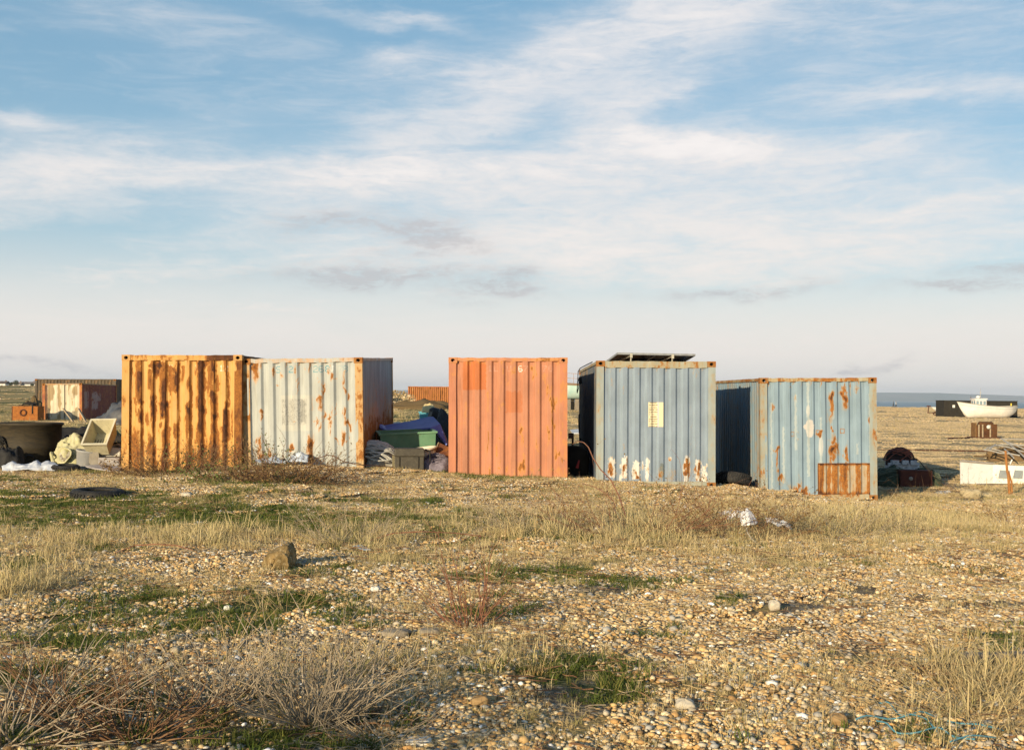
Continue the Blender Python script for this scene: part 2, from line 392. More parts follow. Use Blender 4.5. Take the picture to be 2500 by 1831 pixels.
# ------------------------------------------------------------------ ground sheet
def axis(lo, hi, step, far_lo, far_hi, n):
    a = np.arange(lo, hi+1e-6, step)
    g1 = hi+np.geomspace(step, far_hi-hi, n); g0 = lo-np.geomspace(step, lo-far_lo, n)[::-1]
    return np.concatenate([g0, a, g1])
def ground_material():
    m, t, b = new_mat('shingle_and_turf')
    oc = t.new('ShaderNodeTexCoord').outputs['Object']
    st = t.new('ShaderNodeAttribute', attribute_name='straw').outputs['Fac']
    gr = t.new('ShaderNodeAttribute', attribute_name='green').outputs['Fac']
    def vor(scale, seed):
        v = t.new('ShaderNodeTexVoronoi', feature='F1'); v.inputs['Scale'].default_value = scale
        mp = t.new('ShaderNodeMapping'); t.l.new(oc, mp.inputs[0]); mp.inputs['Location'].default_value = (seed, seed*.7, 0); mp.inputs['Scale'].default_value = (1, 1, 0)
        t.l.new(mp.outputs[0], v.inputs['Vector']); return v
    v = vor(26, 3.1); w = vor(9, 1.7)
    pal = [(0, (.10, .065, .035)), (.18, (.24, .145, .07)), (.38, (.36, .25, .14)), (.55, (.30, .26, .20)), (.70, (.46, .38, .27)), (.85, (.22, .21, .20)), (1, (.56, .52, .45))]
    rv, gv, bv = t.sep(v.outputs['Color'])
    gravel = t.ramp(rv, pal)
    rw, _g, _b = t.sep(w.outputs['Color'])
    gravel = t.mixc(.35, gravel, t.ramp(rw, pal))
    edge = t.ss(v.outputs['Distance'], .35, .62)
    gravel = t.mixc(t.m('MULTIPLY', edge, .6), gravel, (.10, .07, .04))
    big, _ = t.noise(oc, .7, 5, .6); mid, _ = t.noise(oc, 5.0, 6, .65); fine, _ = t.noise(oc, 55.0, 4, .7); huge, _ = t.noise(oc, .09, 5, .6)
    gravel = t.mixc(t.ss(big, .35, .65), gravel, t.mixc(1.0, gravel, (.80, .72, .60), 'MULTIPLY'))
    far = t.ss(t.sep(oc)[1], 22, 45)
    gravel = t.mixc(far, gravel, t.mixc(t.ss(mid, .35, .65), (.40, .285, .15), t.mixc(t.ss(big, .35, .65), (.50, .37, .20), (.42, .33, .165))))
    strawc = t.mixc(t.ss(fine, .35, .65), (.27, .185, .065), (.52, .385, .155))
    strawc = t.mixc(t.ss(huge, .4, .6), strawc, (.30, .24, .09))
    greenc = t.mixc(t.ss(fine, .35, .65), (.035, .055, .012), (.10, .12, .028))
    sm = t.ss(t.m('ADD', st, t.m('MULTIPLY', t.m('SUBTRACT', mid, .5), .9)), .45, .70)
    gm = t.ss(t.m('ADD', gr, t.m('MULTIPLY', t.m('SUBTRACT', mid, .5), .7)), .35, .65)
    c = t.mixc(t.m('MULTIPLY', sm, .8), gravel, strawc)
    c = t.mixc(t.m('MULTIPLY', gm, .9), c, greenc)
    t.l.new(c, b.inputs['Base Color']); b.inputs['Roughness'].default_value = .92; b.inputs['Specular IOR Level'].default_value = .2
    h = t.m('ADD', t.m('MULTIPLY', v.outputs['Distance'], -1.0), t.m('ADD', t.m('MULTIPLY', fine, .7), t.m('MULTIPLY', mid, 2.0)))
    bump(t, b, h, .9, .03)
    return m
def build_ground():
    xs = axis(-15, 15, .13, -3200, 3200, 46); ys = axis(2, 32, .13, -80, 4000, 60)
    X, Y = np.meshgrid(xs, ys, indexing='ij'); X, Y = X.ravel(), Y.ravel()
    Z = ground(X, Y); s, g, n = masks(X, Y)
    me = np_mesh('ground', np.stack([X, Y, Z], 1), grid_faces(len(xs), len(ys)))
    flt_attr(me, 'straw', s); flt_attr(me, 'green', g)
    o = link_mesh('ground', me, ground_material(), None, True); tag(o, kind='structure')
build_ground()

def build_sea_and_hills():
    m, t, b = new_mat('sea_water')
    oc = t.new('ShaderNodeTexCoord').outputs['Object']
    mp = t.new('ShaderNodeMapping'); t.l.new(oc, mp.inputs[0]); mp.inputs['Scale'].default_value = (.02, .05, 1)
    f, _ = t.noise(mp.outputs[0], 1.0, 6, .6)
    t.put(b.inputs['Base Color'], t.mixc(t.ss(f, .35, .65), (.12, .19, .215), (.17, .24, .265))); b.inputs['Roughness'].default_value = .42
    h, _ = t.noise(mp.outputs[0], 8, 5, .6); bump(t, b, h, .6, .5)
    xs = np.linspace(-16000, 16000, 30); ys = np.concatenate([np.linspace(300, 3000, 14), np.linspace(4000, 16500, 14)])
    X, Y = np.meshgrid(xs, ys, indexing='ij')
    me = np_mesh('sea', np.stack([X.ravel(), Y.ravel(), np.full(X.size, -4.6)], 1), grid_faces(len(xs), len(ys)))
    tag(link_mesh('sea', me, m), kind='structure')
    hm, t, b = new_mat('far_hills'); oc = t.new('ShaderNodeTexCoord').outputs['Object']
    f, _ = t.noise(oc, .0012, 6, .6)
    t.put(b.inputs['Base Color'], t.mixc(t.ss(f, .4, .6), (.10, .12, .07), (.20, .18, .13))); b.inputs['Roughness'].default_value = 1
    xs = np.linspace(-9000, 9500, 260); ys = np.linspace(13000, 15500, 14)
    X, Y = np.meshgrid(xs, ys, indexing='ij')
    ridge = 70+75*fbm(X/2600+3, X*0+2, 4)+18*(fbm(X/600, Y/900, 3)-.5)
    Z = -6+ridge*sst(Y, 13000, 15000)*sst(X, -7500, -5200)*np.interp(X, [-9000, -1500, 3500, 5500, 9500], [.55, .8, 1.0, .95, .5])
    me = np_mesh('hills', np.stack([X.ravel(), Y.ravel(), Z.ravel()], 1), grid_faces(len(xs), len(ys)))
    tag(link_mesh('hills', me, hm, None, True), kind='structure')
build_sea_and_hills()

# ------------------------------------------------------------------ shipping containers
CW, CL, CH = 2.438, 6.058, 2.591
FONT = {'0': '01110 10001 10001 10001 10001 10001 01110', '1': '00100 01100 00100 00100 00100 00100 01110', '2': '01110 10001 00001 00110 01000 10000 11111',
        '6': '01110 10000 10000 11110 10001 10001 01110', '7': '11111 00001 00010 00100 00100 01000 01000', '8': '01110 10001 10001 01110 10001 10001 01110',
        'S': '01111 10000 10000 01110 00001 00001 11110', 'T': '11111 00100 00100 00100 00100 00100 00100', 'U': '10001 10001 10001 10001 10001 10001 01110',
        'I': '01110 00100 00100 00100 00100 00100 01110', 'J': '00111 00010 00010 00010 00010 10010 01100', 'L': '10000 10000 10000 10000 10000 10000 11111', 'C': '01110 10001 10000 10000 10000 10001 01110'}
class Skin:
    """paint and rust on one panel; coordinates are metres right of the left edge (u) and above the base (z)"""
    def __init__(s, U, Z, base):
        s.U, s.Z = U, Z; s.C = np.tile(np.array(base, np.float32), (U.size, 1)); s.r = np.zeros(U.size)
    def spot(s, u, z, ru, rz, a=1.0):
        if not hasattr(s, 'WU'):
            s.WU = s.U+(fbm(s.U*8+3, s.Z*3, 3)-.5)*.13+(fbm(s.U*26+3, s.Z*11, 3)-.5)*.07
            s.WZ = s.Z+(fbm(s.U*7+51, s.Z*4, 3)-.5)*.34+(fbm(s.U*26+9, s.Z*9+7, 3)-.5)*.16
        s.r = np.maximum(s.r, a*np.exp(-(((s.WU-u)/ru)**2+((s.WZ-z)/rz)**2)**.8))
    def run(s, u, z, w, ln, a=.8):
        """rust that starts at (u,z) and runs down ln metres"""
        d = (z-s.Z)/ln
        s.r = np.maximum(s.r, a*np.exp(-((s.U-u-.012*np.sin(d*9))/(w*(1.15-.6*np.clip(d, 0, 1))))**2)*sst(d, -.06, .03)*(1-sst(d, .25, 1.0)))
    def rect(s, u0, z0, u1, z1, c, k=1.0, rag=0.0):
        n = (fbm(s.U*22+3, s.Z*22, 3)-.5)*rag
        m = k*sst(s.U+n, u0-.008, u0+.008)*(1-sst(s.U+n, u1-.008, u1+.008))*sst(s.Z+n, z0-.008, z0+.008)*(1-sst(s.Z+n*2, z1-.008, z1+.008))
        s.C = s.C*(1-m[:, None])+np.array(c)*m[:, None]; return m
    def blob(s, u, z, ru, rz, c, k=1.0):
        n = (fbm(s.U*14+9, s.Z*14, 4)-.5)*1.1
        m = k*(1-sst(((s.U-u)/ru)**2+((s.Z-z)/rz)**2+n, .75, 1.0)); s.C = s.C*(1-m[:, None])+np.array(c)*m[:, None]; return m
    def glyph(s, ch, u, z, h, c, k=1.0, wear=.4):
        rows = FONT[ch].split(); w = h*5/7
        ci = np.floor((s.U-u)/w*5).astype(int); ri = np.floor((z-s.Z)/h*7).astype(int)
        ok = (ci >= 0) & (ci < 5) & (ri >= 0) & (ri < 7)
        B = np.array([[int(q) for q in r] for r in rows]); m = np.zeros(s.U.size); m[ok] = B[ri[ok], ci[ok]]
        m = m*k*np.where(vnoise(s.U*60, s.Z*60) > wear, 1, .35); s.C = s.C*(1-m[:, None])+np.array(c)*m[:, None]
    def ring(s, u, z, ru, rz, a=.8, w=.25):
        d = np.maximum(np.abs(s.U-u)/ru, np.abs(s.Z-z)/rz); s.r = np.maximum(s.r, a*np.exp(-((d-1)/w)**2))
    def finish(s, me):
        col_attr(me, 'paint', np.clip(s.C, 0, 1)); flt_attr(me, 'rust', s.r)

def strip_panel(name, n_u, n_v, fn, skin, base, parent, U, Z):
    u = np.linspace(*U, n_u); z = np.linspace(*Z, n_v)
    UU, ZZ = np.meshgrid(u, z, indexing='ij'); UU, ZZ = UU.ravel(), ZZ.ravel()
    me = np_mesh(name, fn(UU, ZZ), grid_faces(n_u, n_v))
    s = Skin(UU, ZZ, base); skin(s); s.finish(me)
    return link_mesh(name, me, STEEL, parent)
def simple_skin(mb, name, parent, base, rust, fn=None, sub=0.0):
    """box-like part with paint and rust attributes; sub = subdivision length so rust can vary"""
    o = mb.build(name, STEEL, parent); me = o.data
    if sub:
        import bmesh
        b = bmesh.new(); b.from_mesh(me)
        for _ in range(8):
            es = [e for e in b.edges if e.calc_length() > sub]
            if not es: break
            bmesh.ops.subdivide_edges(b, edges=es, cuts=1, use_grid_fill=True)
        b.to_mesh(me); b.free()
    n = len(me.vertices); co = np.empty(n*3, np.float32); me.vertices.foreach_get('co', co); co = co.reshape(-1, 3)
    col_attr(me, 'paint', np.tile(np.array(base), (n, 1)))
    r = np.full(n, rust) if fn is None else fn(co)
    flt_attr(me, 'rust', r); return o
def casting(parent, x, y, z, base, rust, face=-1):
    """corner casting with an oval hole in its front (face -1) or back (+1) side"""
    w, d, h = .178, .162, .118; mb = MB(); n = 24
    x0, x1, z0, z1 = x-w/2, x+w/2, z-h/2, z+h/2; yf = y+face*d/2; yb = y-face*d/2
    sq, el, inn = [], [], []
    for k in range(n):
        th = 2*math.pi*k/n; c, s = math.cos(th), math.sin(th); q = max(abs(c), abs(s))
        sq.append(Vector((x+c/q*w/2, yf, z+s/q*h/2))); el.append(Vector((x+c*.041, yf, z+s*.034))); inn.append(Vector((x+c*.038, yf-face*.08, z+s*.031)))
    fc = [(k, (k+1) % n, n+(k+1) % n, n+k) for k in range(n)]+[(n+k, n+(k+1) % n, 2*n+(k+1) % n, 2*n+k) for k in range(n)]
    mb.add(sq+el+inn, fc)
    V = [(x0, yf, z0), (x1, yf, z0), (x1, yb, z0), (x0, yb, z0), (x0, yf, z1), (x1, yf, z1), (x1, yb, z1), (x0, yb, z1)]
    mb.add(V, [(3, 2, 1, 0), (4, 5, 6, 7), (1, 2, 6, 5), (2, 3, 7, 6), (3, 0, 4, 7)])
    o = simple_skin(mb, 'corner_casting', parent, base, rust)
    cap = MB().add([Vector(p)+Vector((0, -face*-.001, 0)) for p in inn], [tuple(range(n))]); cap.build('casting_hole', hole_black, o)
    return o

def container(name, label, tl, tr, Y, yaw, pitch, paint, skin, side_skin, post_rust=.4, rail_rust=.4, cast_rust=.7, rail_h=.075, corr=.045, slope=.040, group='old shipping containers', top_px=None,
              post_paint=None, rail_paint=None, cast_paint=None, hires=True, side_paint=None, skin_px=True, post_fn=None, L=CL):
    """tl, tr: photo pixels of the two front top corners; Y depth of the front"""
    a, b = P(*tl, Y), P(*tr, Y)
    ex = (b-a).normalized(); W = (b-a).length
    t = thing(name, label, 'shipping container', (0, 0, 0), 0, group)
    ey = Vector((math.sin(yaw), math.cos(yaw), math.tan(pitch))); ey = (ey-ex*ey.dot(ex)).normalized(); ez = ex.cross(ey)
    M = Matrix((ex, ey, ez)).transposed().to_4x4(); base = (a+b)/2-ez*CH
    M.translation = base; t.matrix_world = M
    sx = W/2
    pp = post_paint or paint; rp = rail_paint or paint; cp = cast_paint or (.20, .11, .06)
    px2u = lambda px: (px-tl[0])/(tr[0]-tl[0])*W
    py2z = lambda py: CH-(py-(tl[1]+tr[1])/2)/F*Y
    d = .008 if hires else .03
    rb = .16                                                   # rail and sill heights
    def prof(u):
        s = ((u-.16)/.2475); s = (s+.5) % 1.0-.5; hw = slope/.2475/2
        q = np.interp(s, [-.5, -.5+.0001, -.44-hw, -.44+hw, -hw, hw, .5-.02-hw, .48+hw, .5001], [1, 1, 1, 0, 0, 1, 1, .4, .4])
        s2 = ((u-.16)/.2475) % 1.0
        return np.interp(s2, [0, hw, .46-hw, .46+hw, 1-hw, 1], [.5, 1, 1, 0, 0, .5])
    def fpos(UU, ZZ):
        dent = (fbm(UU*1.7+paint[0]*90, ZZ*1.1+paint[2]*40, 3)-.5)*.036+(fbm(UU*5+3, ZZ*3+paint[1]*30, 3)-.5)*.008
        return np.stack([UU-sx, .012+corr*prof(UU)+dent, ZZ], 1)
    def fskin(s):
        s.r += .27*fbm(s.U*5+paint[0]*50, s.Z*1.3, 4)*sst(fbm(s.U*2.2, s.Z*.9+paint[1]*60, 3), .4, .75)
        s.px2u, s.py2z = px2u, py2z; s.prof = prof(s.U); skin(s)
    strip_panel('front_panel', int(W/d), int(CH/d), fpos, fskin, paint, t, (.10, W-.10), (.10, CH-rail_h+.005))
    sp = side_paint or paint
    ds = .03 if hires else .08
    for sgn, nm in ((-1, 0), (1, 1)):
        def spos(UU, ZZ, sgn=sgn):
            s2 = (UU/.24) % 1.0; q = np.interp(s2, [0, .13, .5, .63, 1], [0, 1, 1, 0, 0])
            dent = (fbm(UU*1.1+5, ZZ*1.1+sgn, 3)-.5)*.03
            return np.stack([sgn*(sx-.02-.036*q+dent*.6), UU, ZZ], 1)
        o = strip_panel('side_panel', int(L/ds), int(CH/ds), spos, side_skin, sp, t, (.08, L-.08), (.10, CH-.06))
    def noise_rust(base):
        return lambda co: base+.55*(fbm(co[:, 0]*7+co[:, 1]*7+paint[0]*77, co[:, 2]*5, 4)-.5)+(post_fn(co) if post_fn else 0)
    # roof, back, floor
    strip_panel('roof', 40, 90, lambda U, Z: np.stack([U-sx, Z, CH-.02-.012*(np.sin(Z/.209*2*math.pi) > 0)+(fbm(U*1.3, Z*1.3, 3)-.5)*.03], 1), lambda s: setattr(s, 'r', .3+.5*fbm(s.U*3, s.Z*3, 4)), paint, t, (.03, W-.03), (.03, L-.03))
    strip_panel('door_panel', 30, 30, lambda U, Z: np.stack([U-sx, L-.03+0*U, Z], 1), lambda s: setattr(s, 'r', .2+.4*fbm(s.U*3, s.Z*3, 4)), paint, t, (.05, W-.05), (.10, CH-.06))
    for px_, py_ in ((-1, 0), (1, 0), (-1, 1), (1, 1)):
        mb = MB(); x = px_*(sx-.08)
        y = .07 if py_ == 0 else L-.07
        mb.box((x, y, CH/2), (.15, .13, CH-.236))
        simple_skin(mb, 'corner_post', t, pp, post_rust, noise_rust(post_rust), .06 if hires and py_ == 0 else .25)
        for zc in (CH-.059, .059):
            casting(t, px_*(sx-.089), .081-.004 if py_ == 0 else L-.077, zc, cp, cast_rust, -1 if py_ == 0 else 1)
    def rail(name, c, size, wav):
        """a rail along x or y with a little bending damage"""
        n = 60; along = 0 if size[0] > size[1] else 1; mb = MB(); V = []
        for k in range(n):
            f = k/(n-1)-.5; w = (vnoise(k*.33+c[0]*7, c[2]*3+c[1])-.5)*wav; w2 = (vnoise(k*.41+9, c[1]*5)-.5)*wav
            for dx, dz in ((-1, -1), (1, -1), (1, 1), (-1, 1)):
                if along == 0: V.append((c[0]+f*size[0], c[1]+dx*size[1]/2+w2*.5, c[2]+dz*size[2]/2+w*(1.0 if dz < 0 else .6)))
                else: V.append((c[0]+dx*size[0]/2+w2*.5, c[1]+f*size[1], c[2]+dz*size[2]/2+w*.5))
        fc = [(k*4+j, k*4+(j+1) % 4, (k+1)*4+(j+1) % 4, (k+1)*4+j) for k in range(n-1) for j in range(4)]+[(3, 2, 1, 0), tuple((n-1)*4+j for j in range(4))]
        mb.add(V, fc)
        return simple_skin(mb, name, t, rp, rail_rust, noise_rust(rail_rust))
    rail('top_rail', (0, .05, CH-rail_h/2-.006), (W-.36, .09, rail_h), .022)
    rail('top_rail', (0, L-.05, CH-.045), (W-.36, .08, .07), .02)
    rail('bottom_rail', (0, .05, .07), (W-.36, .09, .12), .02)
    for s_ in (-1, 1):
        rail('top_rail', (s_*(sx-.034), L/2, CH-.04), (.06, L-.34, .06), .02)
        rail('bottom_rail', (s_*(sx-.034), L/2, .08), (.06, L-.34, .14), .02)
    return t, M, px2u, py2z, fpos

# --- yellow, heavily rusted
def yellow_skin(s):
    u, z = s.px2u, s.py2z
    S = lambda cx, cy, rx, ry, a=1.0: s.spot(u(cx/3.442), z(820+cy/3.442), rx*.0034, ry*.0032, min(1.5, a*1.0 if a < 1.2 else a*1.1))
    for q in [(1340, 250, 45, 40, 1.25), (1300, 270, 22, 70, 1.0), (1375, 300, 24, 50, 1.0), (1260, 260, 28, 30, .75), (1440, 290, 50, 34, 1.0), (1420, 325, 26, 22, 1.0), (1690, 250, 40, 40, 1.35), (1660, 300, 26, 60, .95),
              (1740, 240, 30, 50, .85), (1790, 240, 30, 26, .7), (1370, 590, 36, 50, 1.45), (1350, 640, 20, 40, 1.1), (1400, 560, 30, 28, .9), (1295, 560, 18, 50, 1.0), (1290, 640, 14, 60, 1.1), (1190, 560, 26, 30, .8), (1185, 690, 16, 60, .9),
              (1245, 690, 20, 60, .85), (1265, 900, 24, 110, .95), (1290, 1000, 14, 90, .9), (1430, 510, 26, 30, .75), (1480, 380, 16, 60, .9), (1470, 780, 22, 60, .85), (1345, 750, 16, 40, .85), (1400, 810, 18, 50, .95), (1400, 960, 20, 120, .9),
              (1570, 590, 18, 40, .9), (1580, 720, 24, 150, .8), (1600, 520, 14, 120, .75), (1690, 480, 22, 60, 1.05), (1675, 560, 28, 60, .95), (1695, 620, 16, 50, 1.25), (1680, 760, 26, 130, .95), (1690, 930, 24, 140, .85), (1715, 560, 12, 240, .8), (1780, 490, 34, 30, .85),
              (1800, 540, 26, 60, 1.0), (1820, 380, 14, 110, .9), (1800, 700, 24, 60, 1.3), (1800, 800, 30, 90, .95), (1790, 960, 32, 140, .9), (1860, 500, 12, 14, .7), (1850, 810, 34, 26, .6), (1900, 600, 18, 90, .8), (1900, 760, 20, 120, .75),
              (1900, 850, 30, 40, .8), (1920, 480, 14, 160, .85), (1945, 720, 14, 160, .7), (1150, 250, 26, 90, .75), (1140, 590, 20, 120, .7), (1140, 900, 24, 150, .75), (1110, 330, 14, 60, .6), (1620, 1000, 60, 60, .6), (1500, 260, 16, 60, .7),
              (1095, 700, 12, 400, .55), (1190, 900, 12, 300, .6), (1500, 700, 10, 400, .5), (1610, 800, 10, 300, .55)]: S(*q)
    for cx, cy, w, ln in [(1360, 300, 40, 500), (1250, 280, 20, 300), (1680, 300, 36, 400), (1440, 320, 40, 300), (1800, 560, 30, 400), (1290, 600, 18, 350), (1690, 640, 26, 380), (1580, 600, 22, 400), (1150, 300, 26, 400), (1900, 620, 22, 380), (1750, 250, 20, 500), (1530, 250, 20, 260), (1400, 620, 16, 420)]:
        s.run(u(cx/3.442), z(820+cy/3.442), w*.0030, ln*.00245, .86)
    ph = ((s.U-.16)/.2475) % 1.0; s.r += .66*sst(ph, .56, .80)*sst(fbm(s.U*2.3+5, s.Z*1.1, 4), .30, .56)+.30*sst(ph, .90, .98)+.18*(ph < .2)*fbm(s.U*9, s.Z*1.2, 3)
    s.r += .55*(1-sst(s.Z, .4, 1.5))*fbm(s.U*6, s.Z*1.6, 3)
    for ch, cx in (('T', 1410), ('I', 1625), ('1', 1838), ('2', 1875)): s.glyph(ch, u(cx/3.442), z(820+245/3.442), .125, (.75, .72, .62), .85, .3)
def rusty_side(amt, lowk=.4):
    def f(s):
        s.r = amt*fbm(s.U*4, s.Z*.8, 4)+lowk*(1-sst(s.Z, .2, 1.9))*fbm(s.U*3+8, s.Z*1.4, 4)*1.4
        s.C *= (.75+.4*fbm(s.U*2, s.Z*1, 3))[:, None]
    return f
container('shipping_container', 'yellow ochre container eaten by rust, first of the front row from the left', (297, 866), (591, 866.5), 23.33, R(-.3), R(.3), (.60, .345, .11), yellow_skin, rusty_side(.9),
          post_rust=.30, rail_rust=.38, cast_rust=.30, cast_paint=(.50, .27, .08), rail_h=.105, corr=.055, slope=.05,
          post_fn=lambda co: np.where(co[:, 0] > .5, .62, .12))
# --- white, pale grey-green
def white_skin(s):
    u, z = s.px2u, s.py2z; k = .1877
    X = lambda cx: u(580+cx*k); Zf = lambda cy: z(840+cy*k); m = .00158
    for cx, cy, rx, ry, a in [(225, 300, 55, 75, .95), (300, 900, 18, 34, .85), (465, 350, 14, 50, .7), (565, 420, 12, 45, .6), (735, 330, 14, 60, .6), (755, 390, 22, 10, .6), (752, 520, 8, 80, .55), (860, 300, 14, 24, .5), (925, 300, 12, 60, .6), (1070, 520, 20, 26, .5),
                              (1215, 370, 18, 50, .75), (1255, 400, 30, 12, .6), (1375, 450, 14, 60, .75), (1390, 570, 14, 50, .7), (1430, 640, 14, 50, .8), (1105, 640, 10, 80, .7), (1055, 720, 24, 40, .75), (1080, 830, 14, 80, .65), (1110, 930, 12, 70, .7), (1240, 930, 34, 14, .6), (1215, 860, 8, 60, .55),
                              (1270, 850, 8, 60, .6), (1380, 930, 18, 60, .85), (1410, 1060, 22, 34, .85), (1440, 1100, 16, 40, .75), (1175, 960, 22, 34, .9), (1190, 1060, 14, 60, .7), (1175, 1160, 12, 50, .7), (1010, 990, 20, 16, .8), (1060, 1120, 10, 90, .6), (1085, 1024, 28, 8, .6), (1240, 1020, 30, 10, .65),
                              (1345, 1240, 20, 44, .85), (1385, 1340, 12, 34, .7), (235, 1290, 10, 60, .6), (270, 1300, 16, 70, .75), (280, 1430, 24, 40, .9), (395, 1440, 12, 60, .85), (685, 1350, 30, 40, .95), (930, 1320, 34, 80, 1.1), (925, 1430, 26, 80, .95), (985, 1290, 10, 60, .6), (1270, 1290, 10, 14, .6), (950, 800, 10, 60, .5), (500, 530, 9, 14, .7), (440, 1330, 9, 14, .6), (735, 1000, 9, 14, .5), (1430, 1250, 9, 20, .7)]:
        s.spot(X(cx), Zf(cy), rx*m*1.5, ry*m*1.35, a*1.12)
    for cx, cy, w, ln in [(225, 350, 50, 250), (1215, 380, 14, 180), (1010, 1000, 10, 160), (1380, 950, 14, 200), (1175, 970, 14, 260), (1055, 730, 18, 260), (300, 910, 14, 160), (930, 230, 12, 240), (625, 240, 8, 120), (790, 240, 10, 90), (1345, 1250, 12, 150)]:
        s.run(X(cx), Zf(cy), w*m*1.3, ln*m, .66)
    s.rect(X(560), Zf(1130), X(960), Zf(665), (.50, .49, .43), .85)
    m2 = s.rect(X(565), Zf(1050), X(890), Zf(715), (.46, .45, .40), .8)
    g = np.where(vnoise(s.U*70, s.Z*45) > .62, 1, 0)*m2*(.35+.65*fbm(s.U*4, s.Z*2, 2)); s.C = s.C*(1-.75*g[:, None])+np.array((.14, .14, .13))*.75*g[:, None]
    m3 = s.rect(X(800), Zf(1010), X(870), Zf(740), (.16, .16, .15), .45, .06)
    for ch, cx, kk in (('S', 490, .8), ('2', 655, .9), ('2', 975, .75), ('6', 1050, .75), ('8', 1130, 1.0), ('8', 1365, .6), ('7', 1300, .22)):
        s.glyph(ch, X(cx), Zf(283), .14, (.10, .27, .33), kk, .2)
    s.glyph('J', X(1205), Zf(290), .10, (.75, .75, .72), .9, .2)
def white_side(s):
    base = fbm(s.U*5, s.Z*.7, 4)
    s.r = .15+.62*base*sst(s.Z, 2.6, .8)+.80*(1-sst(s.Z+(base-.5)*1.6, .3, 1.5))*(.5+.7*fbm(s.U*3+4, s.Z*1.0, 3))
    s.C *= (.7+.45*fbm(s.U*6, s.Z*.8, 3))[:, None]
    s.blob(2.5, 1.35, .5, .3, (.42, .36, .36), .7)
container('shipping_container', 'white grey container with orange rust runs and blue letters, beside the yellow one', (590, 876), (884.5, 872.5), 23.45, R(-1.3), R(1.85), (.43, .445, .42), white_skin, white_side,
          post_rust=.50, rail_rust=.40, cast_rust=.62, rail_h=.085, corr=.048, slope=.05, side_paint=(.34, .39, .42), post_paint=(.48, .37, .21))  # side colour bluer and darker than the front, sky-lit shade painted in
# --- orange
def orange_skin(s):
    u, z = s.px2u, s.py2z
    X = lambda cx: u(1040+cx/3.442); Zf = lambda cy: z(820+cy/3.442); m = .00245
    s.rect(X(310), Zf(455), X(505), Zf(215), (.50, .13, .022), .72, .05); s.rect(X(672), Zf(645), X(808), Zf(465), (.47, .14, .04), .55, .06)
    for cx, cy, rx, ry, a in [(905, 290, 18, 30, .7), (720, 290, 20, 24, .5), (805, 800, 16, 44, .75), (515, 490, 12, 30, .5), (590, 760, 16, 14, .5), (1020, 490, 14, 60, .5), (645, 560, 12, 30, .45), (800, 1100, 22, 60, .6), (620, 1040, 10, 16, .6), (610, 1120, 14, 20, .5), (925, 930, 8, 60, .5),
                              (940, 970, 14, 14, .5), (1020, 830, 8, 80, .45), (1155, 1030, 30, 12, .6), (700, 860, 7, 100, .35), (735, 240, 8, 40, .4), (540, 470, 20, 8, .4), (680, 360, 12, 20, .4), (430, 1020, 14, 5, .4), (630, 845, 22, 6, .5), (2166 - 1100, 700, 8, 200, .45)]:
        s.spot(X(cx), Zf(cy), rx*m*1.3, ry*m*1.2, a*1.25)
    s.run(X(522), Zf(800), .012, .80, .75); s.run(X(815), Zf(840), .012, .6, .5); s.run(X(905), Zf(300), .02, .3, .45); s.run(X(805), Zf(810), .02, .5, .5)
    s.r += .30*(1-sst(s.Z, .25, .6))*fbm(s.U*7, s.Z*3, 3)+.16*(s.U > 1.9)*fbm(s.U*9, s.Z*2.5, 3)
    s.r += .42*sst(fbm(s.U*11+4, s.Z*3.2, 4), .56, .80)*(.4+.6*sst(np.abs(s.prof-.5), .3, .5))+.35*np.exp(-((2.5-s.Z)/.05)**2)*fbm(s.U*8, s.Z, 3)
    s.C *= (.86+.24*fbm(s.U*1.2+6, s.Z*.7, 3))[:, None]
    s.glyph('6', X(775), Zf(250), .125, (.78, .68, .62), .9, .2)
    for ch, cx in (('1', 520), ('L', 570), ('U', 680), ('7', 820), ('7', 980), ('0', 1030)): s.glyph(ch, X(cx), Zf(250), .12, (.75, .50, .42), .35, .45)
container('shipping_container', 'plain salmon orange container standing alone in the middle of the front row', (1095, 872.5), (1386, 873), 23.5, R(0), R(.2), (.50, .212, .118), orange_skin, rusty_side(.6),
          post_rust=.17, rail_rust=.36, cast_rust=.42, cast_paint=(.45, .18, .10), rail_h=.07, post_paint=(.50, .195, .105), post_fn=lambda co: np.where(co[:, 0] > .5, .14, .0))
